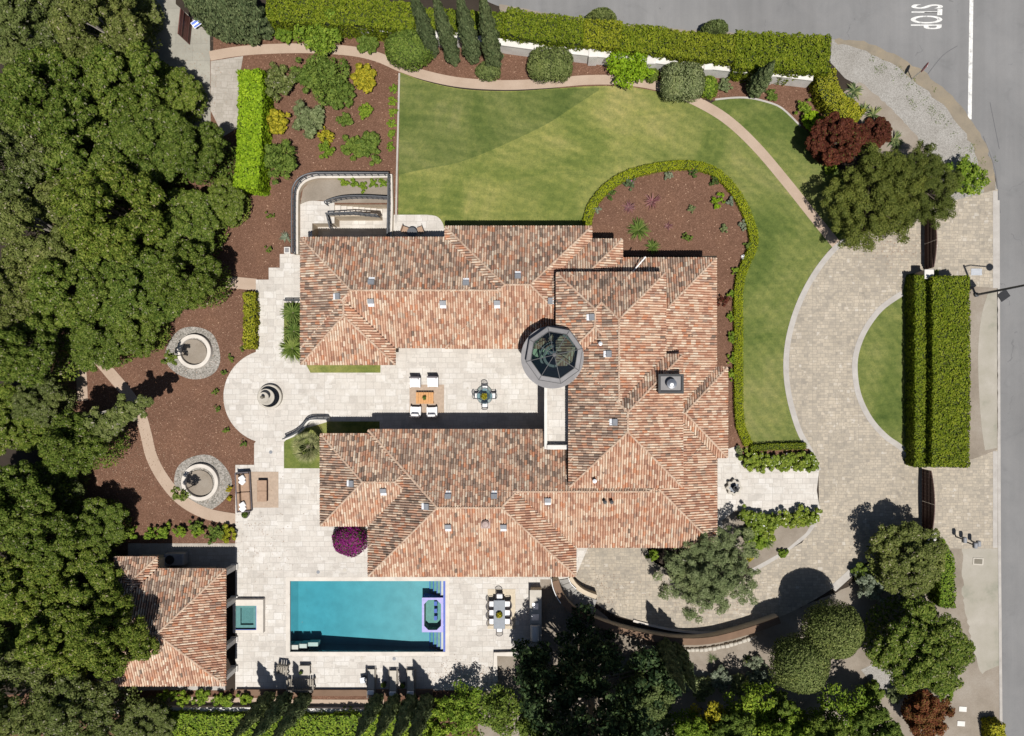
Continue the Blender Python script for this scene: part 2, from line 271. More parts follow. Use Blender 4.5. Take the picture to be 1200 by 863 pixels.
        for m in mats: me.materials.append(M[m] if isinstance(m, str) else m)
        if smooth: me.shade_smooth()
        o = bpy.data.objects.new(name, me); COL.objects.link(o)
        if parent: o.parent = parent
        if loc: o.location = loc
        return o
def tag(o, label, cat, group=None):
    o['label'] = label; o['category'] = cat
    if group: o['group'] = group
    return o
def thing(name, label, cat, loc=(0, 0, 0), rz=0, group=None):
    o = bpy.data.objects.new(name, None); COL.objects.link(o); o.location = loc; o.rotation_euler = (0, 0, rz); o.empty_display_size = .3
    return tag(o, label, cat, group)
def dup(root, loc, rz=0, label=None, group=None, sc=None):
    r = root.copy(); COL.objects.link(r); r.location = loc; r.rotation_euler = (0, 0, rz)
    if sc: r.scale = sc if hasattr(sc, '__len__') else (sc, sc, sc)
    if label: r['label'] = label
    if group: r['group'] = group
    for ch in root.children:
        c = ch.copy(); COL.objects.link(c); c.parent = r
        for g in ch.children:
            d = g.copy(); COL.objects.link(d); d.parent = c
    return r
def smooth(pts, n=6, closed=False):
    P = [Vector((*p, 0)) for p in pts]; out = []; m = len(P)
    for i in range(m if closed else m - 1):
        a, b, c, d = (P[(i + k) % m] if closed else P[max(0, min(m - 1, i + k))] for k in (-1, 0, 1, 2))
        for j in range(n):
            t = j / n; q = .5 * ((2 * b) + (-a + c) * t + (2 * a - 5 * b + 4 * c - d) * t * t + (-a + 3 * b - 3 * c + d) * t ** 3); out.append((q.x, q.y))
    if not closed: out.append(tuple(pts[-1]))
    return out
def px(pts, h=0): return [W(x, y, h) for x, y in pts]
def circ(cx, cy, r, n=40, a0=0, a1=2 * math.pi): return [(cx + r * math.cos(a0 + (a1 - a0) * i / n), cy + r * math.sin(a0 + (a1 - a0) * i / n)) for i in range(n if abs(a1 - a0) > 6.28 else n + 1)]
def ribbon(pts, w):
    L, Rr = [], []; P = [Vector((*p, 0)) for p in pts]; n = len(P)
    for i in range(n):
        t = (P[min(i + 1, n - 1)] - P[max(i - 1, 0)]).normalized(); q = Vector((-t.y, t.x, 0)); ww = w[i] if hasattr(w, '__len__') else w
        L.append(tuple((P[i] + q * ww / 2)[:2])); Rr.append(tuple((P[i] - q * ww / 2)[:2]))
    return L + Rr[::-1]
def sheet(name, poly, z, mat, holes=(), kind='structure'):
    loops = [poly] + list(holes); flat = [p for l in loops for p in l]
    tris = tessellate_polygon([[Vector((x, y, 0)) for x, y in l] for l in loops]); fs = []
    for t in tris:
        (ax, ay), (bx, by), (cx, cy) = (flat[i] for i in t); k = (bx - ax) * (cy - ay) - (by - ay) * (cx - ax)
        if abs(k) > 1e-9: fs.append(t if k > 0 else t[::-1])
    o = MB().add([(x, y, z) for x, y in flat], fs).build(name, mat); o['kind'] = kind; return o
def rag(pts, a=.25, n=3):   # natural, uneven outline in pixels
    out = []; m = len(pts)
    for i in range(m):
        x0, y0 = pts[i]; x1, y1 = pts[(i + 1) % m]; d = math.hypot(x1 - x0, y1 - y0); k = max(1, int(d / 5))
        for j in range(k): out.append((x0 + (x1 - x0) * j / k + random.uniform(-a, a) * 4, y0 + (y1 - y0) * j / k + random.uniform(-a, a) * 4))
    return out
# ------------------------------------------------------------------ ground, paths, roads
def rect(x0, y0, x1, y1): return px([(x0, y0), (x1, y0), (x1, y1), (x0, y1)])
POOL = (340, 681, 522, 764); PIT = (392, 240, 456, 290)
pool_h = rect(*POOL); pit_px = [(366, 262), (392, 262), (392, 240), (456, 240), (456, 292), (366, 292)]; pit_h = px(pit_px)
sheet('ground', [(-260, -260), (260, -260), (260, 260), (-260, 260)], 0, 'soil', [pool_h, pit_h])
sheet('mulch_bed', px([(60, 100), (200, 60), (250, 60), (250, 36), (318, 22), (470, 40), (560, 50), (620, 56), (840, 85), (960, 98), (968, 140), (940, 160), (838, 118), (780, 112), (470, 90), (466, 262), (560, 300), (560, 330), (400, 330), (302, 420), (302, 560), (278, 560), (278, 645), (60, 645)]), .004, 'mulch', [pit_h])
sheet('dirt_yard', px(rag([(1060, 640), (1172, 636), (1174, 1000), (560, 1000), (560, 770), (640, 690), (680, 700), (740, 745), (860, 745), (990, 690)])), .006, 'dirt', [])
sheet('lower_bank', px([(100, 809), (582, 809), (582, 1000), (0, 1000), (0, 815)]), .004, 'mulch')
# lawns
lawn = px(smooth([(469, 85), (500, 96), (545, 105), (600, 107), (650, 104), (700, 101), (745, 103), (790, 113), (830, 129), (874, 158), (914, 204), (950, 250), (978, 288)], 5) + smooth([(973, 291), (950, 325), (932, 362), (923, 400), (921, 430), (925, 465), (936, 503), (950, 530)], 4) + [(862, 530), (862, 420), (862, 300), (640, 300), (466, 300)])
sheet('lawn', lawn, .010, 'turf')
sheet('mown_lawn', px(smooth([(469, 86), (500, 97), (545, 106), (600, 108), (650, 105), (702, 103)], 5) + smooth([(702, 106), (668, 128), (640, 146), (590, 170), (540, 190), (500, 198), (467, 205)], 5)), .014, 'turf_mown_across')
sheet('side_lawn', px(smooth([(840, 117), (858, 115), (876, 115), (896, 119), (916, 127), (938, 148)], 4) + [(975, 175), (1010, 270), (988, 284)] + smooth([(976, 288), (940, 243), (904, 197), (870, 156), (832, 122)], 4)), .010, 'turf')
sheet('lower_lawn', px([(820, 850), (900, 845), (960, 850), (960, 1000), (820, 1000)]), .008, 'turf')
# planting beds on the lawn
HEDGE_BED = [(686, 282), (686, 262), (692, 243), (707, 222), (733, 204), (765, 195), (800, 191), (830, 195), (852, 209), (872, 237), (884, 265), (886, 288), (874, 315), (867, 340), (867, 395), (867, 450), (869, 500), (880, 524)]
sheet('planting_bed', px(smooth(HEDGE_BED, 4) + [(840, 530), (840, 300), (690, 300)]), .018, 'mulch')
# paths
tan = lambda nm, pts, w, z=.022: sheet(nm, ribbon(px(smooth(pts, 6)), w), z, 'path')
tan('garden_path', [(246, 66), (275, 61), (310, 58), (360, 57), (410, 60), (442, 67), (470, 79), (500, 89), (540, 97), (590, 100), (640, 98), (690, 94), (735, 95), (775, 102), (812, 117), (850, 139), (885, 171), (920, 212), (955, 256), (981, 288)], .74)
tan('curved_path', [(98, 400), (128, 436), (150, 462), (164, 485), (171, 508), (178, 536), (192, 562), (213, 586), (242, 602), (277, 609)], .86)
tan('shaded_path', [(92, 395), (95, 430), (97, 470)], .8)
sheet('stepping_path', px([(268, 324), (301, 327), (301, 341), (262, 337)]), .022, 'path')
tan('lower_path', [(130, 828), (200, 823), (290, 824), (380, 826), (450, 826)], .8)
sheet('service_pad', px([(120, -60), (206, -60), (206, 5), (246, 40), (247, 150), (200, 150), (150, 60)]), .010, 'grey_slabs')
sheet('paver_walk', px([(247, 72), (285, 66), (281, 90), (279, 150), (262, 160), (247, 130)]), .014, 'garden_pavers')
# street
curve = smooth([(560, -4), (590, 9), (650, 17), (730, 30), (800, 36), (880, 40), (975, 46), (1005, 52), (1040, 64), (1075, 84), (1105, 108), (1132, 138), (1150, 165), (1162, 192), (1168, 218), (1170, 260)], 5)
sheet('road', px([(-400, -190), (420, -45)] + curve + [(1170, 400), (1171, 640), (1173, 863), (1178, 2400), (1345, 2400), (1335, -1500), (1165, -1500), (1150, -170), (560, -160), (-400, -320)]), .008, 'asphalt')
sheet('gravel_shoulder', px([(975, 46), (1005, 52), (1040, 64), (1075, 84), (1105, 108), (1132, 138), (1150, 165), (1162, 192), (1169, 225), (1120, 240), (1090, 200), (1083, 178), (1062, 152), (1040, 131), (1012, 104), (990, 92), (972, 72)]), .012, 'gravel')
sheet('earth_strip', px(rag([(1008, 96), (1018, 104), (1044, 128), (1068, 152), (1086, 178), (1080, 205), (1010, 170), (985, 110)])), .016, 'dirt')
cw = smooth([(978, 47), (1010, 54), (1045, 69), (1080, 92), (1110, 118), (1134, 148), (1150, 178), (1158, 205), (1160, 232)], 5)
rr = random.Random(5); sheet('dry_verge', ribbon(px([(x + rr.uniform(-1, 1), y + rr.uniform(-1, 1)) for x, y in cw]), [S * (5 + 10 * min(1, i / 14) + rr.uniform(-2.5, 2.5)) for i in range(len(cw))]), .016, 'straw')
sheet('roadside_verge', px(rag([(585, 5), (640, 16), (720, 27), (800, 35), (880, 40), (975, 46), (975, 56), (880, 52), (720, 44), (590, 30)])), .012, 'dirt')
sheet('far_verge', px(rag([(1128, 630), (1171, 640), (1172, 780), (1150, 790), (1140, 760), (1128, 700)], .4)), .010, 'packed_earth')
# driveway and its island
out = smooth([(1000, 279), (982, 288), (958, 316), (938, 352), (925, 392), (921, 430), (925, 466), (936, 504), (950, 530), (959, 552)], 5)
drv = out + [(960, 600), (940, 636), (880, 668), (860, 690), (800, 690), (768, 662), (756, 640), (672, 640), (676, 700)] + smooth([(690, 702), (715, 718), (742, 727), (765, 733), (797, 739), (832, 741), (880, 735), (930, 716), (975, 690), (1010, 662)], 4) + [(1060, 640), (1120, 632), (1169, 643), (1169, 222), (1130, 232), (1085, 245)]
sheet('driveway', px(drv), .018, 'driveway_pavers')
sheet('street_apron', px([(1095, 643), (1169, 643), (1169, 222), (1130, 232), (1100, 241), (1088, 300), (1088, 640)]), .022, 'driveway_pavers')
isl = smooth([(1057, 344), (1032, 362), (1013, 388), (1003, 415), (1002, 440), (1007, 466), (1020, 492), (1038, 512), (1056, 525), (1078, 546)], 5)
sheet('island_lawn', px(isl + [(1100, 549), (1100, 316), (1062, 322)]), .026, 'turf')
sheet('island_verge', px(rag([(1096, 332), (1140, 336), (1169, 338), (1169, 527), (1140, 538), (1096, 549)], .1)), .030, 'dirt')
sheet('worn_track', px(smooth([(1158, 342), (1150, 370), (1146, 410), (1147, 460), (1150, 500), (1154, 528)], 4) + [(1168, 525), (1168, 342)]), .034, 'packed_earth')
for nm, pts, w in (('driveway_edging', out, .42), ('island_edging', isl, .42), ('apron_edging', [(1166, 224), (1166, 338)], .35), ('apron_edging', [(1166, 529), (1166, 642)], .35),
                   ('kerb_edging', smooth([(1012, 656), (998, 670), (985, 682), (976, 690)], 3), .55), ('kerb_edging', smooth([(960, 600), (945, 624), (925, 640), (903, 655), (880, 668)], 4), .5),
                   ('bed_edging', smooth([(838, 117), (858, 115), (876, 115), (896, 119), (916, 127), (938, 148)], 4), .14), ('lawn_edging', [(468, 86), (467, 130), (465, 205), (464, 262)], .13), ('road_edge', [(1169.5, 235), (1170, 400), (1171, 640), (1173, 863), (1175, 1200)], .22)):
    sheet(nm, ribbon(px(pts), w), .034 if 'island' in nm or 'apron' in nm else .030, 'kerb')
MB().prism(ribbon(px(smooth([(742, 727), (765, 733), (797, 739), (832, 741), (880, 735)], 5)), .16), 0, .16).build('driveway_kerb', 'pale_stone')['kind'] = 'structure'
# travertine terraces
a0 = math.atan2(465 - 518, 298 - 317); 
arc = [(317 + 55 * math.cos(t), 465 + 55 * math.sin(t)) for t in np.linspace(R(252), R(108), 26)]
terr = [(353, 292), (353, 298), (328, 298), (328, 314), (315, 314), (315, 328), (300, 328)] + arc + [(298, 520), (298, 545), (276, 545), (276, 809), (582, 809), (582, 764), (637, 764), (637, 690), (668, 690), (690, 640), (690, 400), (500, 330), (400, 330)]
sheet('terrace', px(terr), .026, 'travertine', [pool_h])
sheet('planting_bed', px([(846, 610), (862, 598), (880, 602), (958, 603), (944, 625), (920, 645), (880, 667), (868, 650), (850, 640)]), .040, 'dirt'); sheet('planting_bed', px([(866, 530), (875, 528), (948, 526), (959, 546), (872, 549)]), .038, 'mulch')
sheet('entry_terrace', px([(830, 525), (848, 528), (866, 522), (872, 545), (960, 548), (957, 575), (961, 600), (900, 640), (830, 645)]), .022, 'travertine')
sheet('landing', px(smooth([(352, 240), (362, 236), (376, 236), (392, 238)], 3) + [(392, 262), (366, 262), (366, 292), (352, 292)]), .026, 'travertine')
sheet('breakfast_terrace', px([(460, 252), (500, 252)] + smooth([(500, 252), (512, 254), (519, 262), (521, 272)], 4) + [(522, 292), (460, 292)]), .026, 'travertine')
sheet('garden_soil', px([(352, 240), (355, 222), (366, 210), (456, 209), (456, 238), (392, 238), (376, 235), (362, 236)]), .012, 'dirt')
sheet('side_walk', px([(150, 637), (276, 637), (276, 668), (150, 668)]), .014, 'garden_pavers')
sheet('pool_house_apron', px([(110, 800), (264, 800), (264, 809), (110, 809)]), .012, 'kerb')
sheet('kitchen_gravel', px([(633, 679), (650, 679), (668, 730), (640, 760), (633, 760)]), .030, 'dirt')
for nm, (x, y), r0 in (('gravel_ring', (227, 414), 32), ('gravel_ring', (236, 567), 34)):
    sheet(nm, px([(x + r0 * (1 + .06 * math.sin(3 * t + y)) * math.cos(t), y + r0 * (1 + .05 * math.cos(2 * t + y)) * math.sin(t)) for t in np.linspace(0, 2 * math.pi, 48)[:-1]]), .012, 'river_stone')
    sheet('planter_soil', px(circ(x - (0 if y < 500 else 2), y, 16)), .10, 'dirt')
sheet('clipped_turf', px([(358, 426), (446, 426), (446, 437), (364, 437)]), .034, 'turf'); sheet('clipped_turf', px([(333, 518), (340, 512), (352, 504), (386, 494), (445, 494), (445, 515), (384, 522), (384, 549), (333, 549)]), .034, 'turf'); sheet('clipped_turf', px([(333, 355), (360, 355), (360, 422), (350, 420), (333, 400)]), .034, 'turf')
sheet('dirt_patch', px([(700, 770), (735, 772), (790, 780), (840, 790), (815, 800), (720, 790)]), .012, 'grey_slabs'); sheet('dirt_patch', px(rag([(1008, 785), (1030, 775), (1048, 790), (1058, 805), (1040, 815), (1020, 800)])), .014, 'gravel')
# street markings
n = 'road_marking'
cu = bpy.data.curves.new(n, 'FONT'); cu.body = 'STOP'; cu.size = 1; cu.offset = .012; cu.space_character = 1.02
to = bpy.data.objects.new(n, cu); COL.objects.link(to); bpy.context.view_layer.update()
me = bpy.data.meshes.new_from_object(to.evaluated_get(bpy.context.evaluated_depsgraph_get())); bpy.data.objects.remove(to)
xs = [v.co.x for v in me.vertices]; ys = [v.co.y for v in me.vertices]; x0, x1, y0, y1 = min(xs), max(xs), min(ys), max(ys)
for v in me.vertices:
    u, w = (v.co.x - x0) / (x1 - x0), (v.co.y - y0) / (y1 - y0); X, Y = W(1067.5 + 37 * w + 0.5 - 1.4 * u, 5.5 + 29 * u); v.co = (X, Y, .014)
me.materials.append(M['paint']); o = bpy.data.objects.new(n, me); COL.objects.link(o); o['kind'] = 'structure'
sheet('road_marking', px([(1139, -200), (1143.5, -200), (1138.5, 140), (1134, 140)]), .014, 'paint')
for pts in ([(1160, 120), (1171, 175)], [(1152, 160), (1166, 200), (1172, 250)], [(1085, 90), (1104, 66), (1122, 54)]): sheet('crack_seal', ribbon(px(smooth(pts, 4)), .05), .012, 'seal')
# ------------------------------------------------------------------ tiled roofs: each is a hip roof of equal pitch; a tile is laid only where its own roof is the topmost
def tile_mat():
    n = N('roof_tile'); uv = n.n('ShaderNodeUVMap'); uv.uv_map = 'tile'
    fl = n.n('ShaderNodeVectorMath', operation='FLOOR'); n.l(uv.outputs[0], fl.inputs[0])
    wn = n.n('ShaderNodeTexWhiteNoise', noise_dimensions='2D'); n.l(fl.outputs[0], wn.inputs['Vector'])
    sx = n.n('ShaderNodeSeparateColor'); n.l(wn.outputs['Color'], sx.inputs[0])
    base = n.ramp(sx.outputs[0], [(0, (.27, .135, .095)), (.08, (.36, .18, .12)), (.20, (.43, .24, .165)), (.38, (.49, .31, .22)), (.56, (.53, .37, .275)), (.72, (.56, .43, .33)), (.86, (.60, .49, .39)), (.93, (.46, .19, .10)), (.97, (.30, .20, .16))], 'CONSTANT')
    dark_tint = n.ramp(sx.outputs[1], [(0, (.10, .080, .070)), (.10, (.17, .125, .105)), (.26, (.245, .17, .135)), (.50, (.34, .25, .195)), (.72, (.43, .345, .275)), (.92, (.40, .19, .11)), (.96, (.52, .45, .37))], 'CONSTANT')
    at = n.n('ShaderNodeAttribute', attribute_name='dark_share'); big = n.noise(.35, 4, .6)
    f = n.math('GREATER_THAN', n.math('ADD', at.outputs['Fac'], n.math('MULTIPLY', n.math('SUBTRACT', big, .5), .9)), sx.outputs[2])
    c = n.mix(f, base, dark_tint)
    c = n.mix(.55, c, n.ramp(n.noise(7, 6, .75), [(.3, (.55, .52, .50)), (.5, (.95, .94, .93)), (.7, (1.15, 1.13, 1.1))]), 'MULTIPLY')
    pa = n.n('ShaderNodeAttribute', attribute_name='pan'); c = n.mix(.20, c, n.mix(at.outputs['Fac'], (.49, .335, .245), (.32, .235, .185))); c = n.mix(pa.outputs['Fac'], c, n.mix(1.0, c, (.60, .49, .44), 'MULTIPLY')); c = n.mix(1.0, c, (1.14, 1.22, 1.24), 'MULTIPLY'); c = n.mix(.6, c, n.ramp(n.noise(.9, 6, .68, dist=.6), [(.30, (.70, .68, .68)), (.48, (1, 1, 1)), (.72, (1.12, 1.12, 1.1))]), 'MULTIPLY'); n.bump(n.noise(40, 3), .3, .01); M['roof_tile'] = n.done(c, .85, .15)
    n = N('ridge_mortar'); M['ridge'] = n.done(n.mix(.6, n.ramp(n.noise(3.2, 3, .7), [(.3, (.30, .19, .13)), (.5, (.42, .30, .22)), (.7, (.52, .43, .34))]), n.ramp(n.noise(14, 4), [(.3, (.7, .7, .7)), (.7, (1.08, 1.08, 1.08))]), 'MULTIPLY'))
tile_mat()
PITCH = .33; TP = .18; TL = .36
FX = [0, .13, .22, .32, .42, .52, .62, .72, .82, .91, 1.0]; FZ = [.0, .0, .045, .085, .105, .112, .100, .078, .038, .0, 0]
class Hip:
    def __init__(s, x0, y0, x1, y1, h):
        (s.x0, s.y1), (s.x1, s.y0) = W(x0, y0, h), W(x1, y1, h); s.h = h
    def z(s, x, y):
        d = min(x - s.x0, s.x1 - x, y - s.y0, s.y1 - y); return s.h + PITCH * d if d >= -1e-9 else -1e9
def top_at(roofs, i, x, y, slack=0.0):
    z = roofs[i].z(x, y)
    if z < -1e8: return False
    for j, q in enumerate(roofs):
        if j != i:
            zz = q.z(x, y)
            if zz > z + slack or (j < i and zz > z - .003): return False
    return True
def tiled_faces(roofs, i, rng):
    r = roofs[i]; V, F, UV, DARK_SHARE, PAN, GRP = [], [], [], [], [], []; W_, D_ = r.x1 - r.x0, r.y1 - r.y0; half = min(W_, D_) / 2
    # (origin corner, along-eave dir, up-slope dir, eave length, share of darker tiles: high on north and west slopes)
    for (ox, oy), (ax, ay), (ux, uy), Lg, dark_share in (((r.x0, r.y0), (1, 0), (0, 1), W_, .03), ((r.x1, r.y1), (-1, 0), (0, -1), W_, .55), ((r.x1, r.y0), (0, 1), (-1, 0), D_, .05), ((r.x0, r.y1), (0, -1), (1, 0), D_, .60)):
        ev = (ox if ux else oy); key = (ax + 3 * ay + 7) * 1009 + round(ev * 3) * 31; s0 = ox * ax + oy * ay; sgn = 1; step = TL / 6; w = TP
        for ci in range(math.floor(s0 / TP) - 1, math.floor((s0 + Lg) / TP) + 2):
            a = (ci + .5) * TP - s0
            if a < .02 or a > Lg - .02: continue
            cr_ = random.Random(key * 7919 + ci); jit = 0; ph = cr_.random(); lim = min(a, Lg - a, half); start = None; ns = int((lim + .05 + TL * .3) / step) + 1; runs = []; seed = (key % 997) * 11; c = ci
            for k in range(ns + 1):
                d = (k + .5) * step; ok = False
                if k < ns and d <= lim + .04:
                    dd = min(d, lim); x, y = ox + ax * a + ux * dd, oy + ay * a + uy * dd; ok = top_at(roofs, i, x, y, .012)
                if ok and start is None: start = k * step
                if not ok and start is not None: runs.append((start, min(k * step, lim + .05))); start = None
            for v0, v1 in runs:
                if v0 == 0: v0 = -.07
                row = math.floor(v0 / TL + ph); t = v0
                while t < v1 - 1e-4:
                    e = min(v1, (row + 1 - ph) * TL)
                    if e - t > .02:
                        q_ = random.Random(key + ci * 131 + row * 17); lz = q_.uniform(.018, .04); sk = q_.uniform(-.012, .012); o = len(V); m = len(FX)
                        for tv, dz, kk in ((t, lz, sk), (e, .0, -sk)):
                            for q in range(m):
                                aa = a + (FX[q] - .5) * w + kk * (1 if 0 < q < m - 1 else 0); V.append((ox + ax * aa + ux * tv, oy + ay * aa + uy * tv, r.h + PITCH * tv + FZ[q] + dz))
                        for q in range(m - 1):
                            F.append((o + q, o + q + 1, o + m + q + 1, o + m + q)); cu = 2 * c
                            UV += [(seed + cu + .5, row + .5)] * 4; DARK_SHARE.append(dark_share); GRP.append((round((ox + ax * a + ux * t) / .42), round((oy + ay * a + uy * t) / .42))); PAN.append(0.0 if 2 <= q <= 7 else 1.0)
                    t = e; row += 1
    return V, F, UV, DARK_SHARE, PAN, GRP
def tiled_roof(roofs, parent, seed):
    rng = random.Random(seed)
    for i, r in enumerate(roofs):
        V, F, UV, DARK_SHARE, PAN, GRP = tiled_faces(roofs, i, rng); A4 = np.array(F); ro = None
        left = set(GRP); comp = {}; nc_ = 0               # where higher roofs cut this one apart, each visible piece is its own part
        while left:
            st = [left.pop()]; comp[st[0]] = nc_
            while st:
                gx, gy = st.pop()
                for dx in (-1, 0, 1):
                    for dy in (-1, 0, 1):
                        if (gx + dx, gy + dy) in left: left.remove((gx + dx, gy + dy)); comp[(gx + dx, gy + dy)] = nc_; st.append((gx + dx, gy + dy))
            nc_ += 1
        GRP = [comp[g] for g in GRP]
        for g in range(nc_):
            sel = [k for k in range(len(F)) if GRP[k] == g]; ids = sorted({q for k in sel for q in F[k]}); mp = {q: k for k, q in enumerate(ids)}
            me = bpy.data.meshes.new('roof'); me.from_pydata([V[q] for q in ids], [], [tuple(mp[q] for q in F[k]) for k in sel]); ul = me.uv_layers.new(name='tile'); ul.data.foreach_set('uv', np.array([UV[4 * k + q] for k in sel for q in range(4)], np.float32).ravel())
            for nm, src in (('dark_share', DARK_SHARE), ('pan', PAN)): at = me.attributes.new(nm, 'FLOAT', 'FACE'); at.data.foreach_set('value', np.array([src[k] for k in sel], np.float32))
            me.materials.append(M['roof_tile']); me.update(); ro = bpy.data.objects.new('roof', me); COL.objects.link(ro); ro.parent = parent
        # deck under the tiles
        half = min(r.x1 - r.x0, r.y1 - r.y0) / 2; b = .03; zz = r.h - .05; hh = r.h + PITCH * half - .06
        if r.x1 - r.x0 >= r.y1 - r.y0: A, B = (r.x0 + half, (r.y0 + r.y1) / 2, hh), (r.x1 - half, (r.y0 + r.y1) / 2, hh); fs = [(0, 1, 5, 4), (1, 2, 5), (2, 3, 4, 5), (3, 0, 4)]
        else: A, B = ((r.x0 + r.x1) / 2, r.y0 + half, hh), ((r.x0 + r.x1) / 2, r.y1 - half, hh); fs = [(0, 1, 4), (1, 2, 5, 4), (2, 3, 5), (3, 0, 4, 5)]
        if abs(A[0] - B[0]) + abs(A[1] - B[1]) < 1e-4: B = (B[0] + .001, B[1] + .001, B[2])
        cs = [(r.x0 + b, r.y0 + b), (r.x1 - b, r.y0 + b), (r.x1 - b, r.y1 - b), (r.x0 + b, r.y1 - b)]
        d = MB().add([(x, y, zz) for x, y in cs] + [A, B], fs).add([(x, y, zz) for x, y in cs] + [(x, y, zz - .16) for x, y in cs], [(0, 4, 5, 1), (1, 5, 6, 2), (2, 6, 7, 3), (3, 7, 4, 0), (7, 6, 5, 4)])
        d.build('roof_deck', 'dark_wood', ro)
        # hip and ridge tiles
        for p, q in ((A, B), ((r.x0, r.y0, r.h), None), ((r.x1, r.y0, r.h), None), ((r.x1, r.y1, r.h), None), ((r.x0, r.y1, r.h), None)):
            P = Vector(p); Q = Vector(q) if q else min((Vector(A), Vector(B)), key=lambda c: (c - P).length); P.z = r.z(P.x, P.y) if r.z(P.x, P.y) > 0 else r.h; Q.z = r.z(Q.x, Q.y)
            L = (Q - P).length; k = int(L / .34); m = MB(); lj = -1
            for j in range(k):
                a, e = P.lerp(Q, j / k), P.lerp(Q, min(1, (j + 1.12) / k)); c = a.lerp(e, .5)
                if any(q.z(c.x, c.y) > roofs[i].z(c.x, c.y) + .03 for q in roofs): continue
                dr = (Q - P).normalized(); nx_, ny_ = -dr.y * .3, dr.x * .3; ln = math.hypot(nx_, ny_) or 1; nx_, ny_ = nx_ * .3 / ln, ny_ * .3 / ln; zu = lambda x, y: max([q.z(x, y) for q in roofs])
                za, zb_, zc_ = zu(c.x + nx_, c.y + ny_), zu(c.x - nx_, c.y - ny_), zu(c.x, c.y)
                if zc_ - (max(za, zc_ - .2) + max(zb_, zc_ - .2)) / 2 < .03: continue
                
                if m.v and j > lj + 1: m.build('ridge_cap', 'ridge', parent); m = MB()
                lj = j; up = Vector((0, 0, .035)); m.tube([a + up, e + up + Vector((0, 0, .025))], [.088, .07], 8)
            if m.v: m.build('ridge_cap', 'ridge', parent)
def walls_under(roofs, parent, mat, inset, top=.12, z0=0):
    m = MB()
    for i, r in enumerate(roofs):
        k = inset + .004 * i; m.box(r.x0 + k, r.y0 + k, z0, r.x1 - k, r.y1 - k, r.h + .05 - .004 * i)
    return m.build('wall', mat, parent)
LO, UP = 2.9, 4.8
house = thing('house', 'sprawling courtyard house with clay tiled hip roofs and a glass domed stair tower', 'house', (0, 0, 0))
HR = [Hip(353, 279, 660, 407.3, LO), Hip(353, 300, 463, 427, LO), Hip(522, 266, 693, 408, LO), Hip(600, 281, 729, 408, LO), Hip(690, 303, 838.8, 640.3, LO), Hip(700, 431, 852, 536, LO), Hip(432, 504, 839.5, 641, LO), Hip(432, 504.7, 674.5, 675, LO), Hip(376, 509, 520, 616, LO),
      Hip(652.5, 320, 740, 428, UP), Hip(667.7, 320, 779.5, 540, UP), Hip(667, 416, 799.5, 571, UP)]
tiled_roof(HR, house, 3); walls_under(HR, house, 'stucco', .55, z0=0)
# garden-level wall in the sunken court, doors and windows along the outer walls
def roof_z(x, y): return max(r.z(x, y) for r in HR)
def frame_win(x, y, w, h, z, ang, name='window'):
    a = Matrix.Translation((x, y, z)) @ Matrix.Rotation(ang, 4, 'Z'); f = MB()
    for b in ((-w / 2, -.03, 0, w / 2, .05, .08), (-w / 2, -.03, h - .08, w / 2, .05, h), (-w / 2, -.03, .08, -w / 2 + .08, .05, h - .08), (w / 2 - .08, -.03, .08, w / 2, .05, h - .08), (-.025, -.03, .08, .025, .04, h - .08)): f.box(*b, 0, a)
    o = f.build(name, 'dark_wood', house); MB().box(-w / 2 + .08, -.02, .08, w / 2 - .08, .02, h - .08, 0, a).build('pane', 'window_glass', o); return o
def wall_of(i, side, fr, w, h, z, name='window'):
    r = HR[i]; k = .55 + .004 * i
    if side == 'N': frame_win(r.x0 + (r.x1 - r.x0) * fr, r.y1 - k, w, h, z, R(180), name)
    if side == 'S': frame_win(r.x0 + (r.x1 - r.x0) * fr, r.y0 + k, w, h, z, 0, name)
    if side == 'E': frame_win(r.x1 - k, r.y0 + (r.y1 - r.y0) * fr, w, h, z, R(90), name)
    if side == 'W': frame_win(r.x0 + k, r.y0 + (r.y1 - r.y0) * fr, w, h, z, R(-90), name)
for a in ((0, 'S', .45, 2.4, 2.2, .06, 'door'), (0, 'S', .62, 2.4, 2.2, .06, 'door'), (0, 'S', .78, 1.4, 1.3, .9), (7, 'S', .2, 1.6, 1.3, .9), (7, 'S', .5, 3.2, 2.2, .06, 'door'), (7, 'S', .8, 1.6, 1.3, .9), (6, 'S', .85, 3.4, 2.3, .06, 'garage_door'), (6, 'S', .7, 3.4, 2.3, .06, 'garage_door'), (7, 'N', .35, 1.4, 1.3, .9), (7, 'N', .6, 2.2, 2.2, .06, 'door'), (2, 'N', .3, 1.4, 1.3, .9), (2, 'N', .7, 1.4, 1.3, .9), (4, 'N', .75, 1.4, 1.3, .9), (4, 'E', .85, 1.4, 1.3, .9), (5, 'E', .5, 1.5, 2.3, .06, 'door'), (4, 'E', .14, 1.4, 1.3, .9), (8, 'W', .5, 1.6, 1.3, .9), (0, 'W', .6, 1.6, 1.3, .9), (0, 'N', .5, 1.2, 1.2, 1.0)): wall_of(*a)
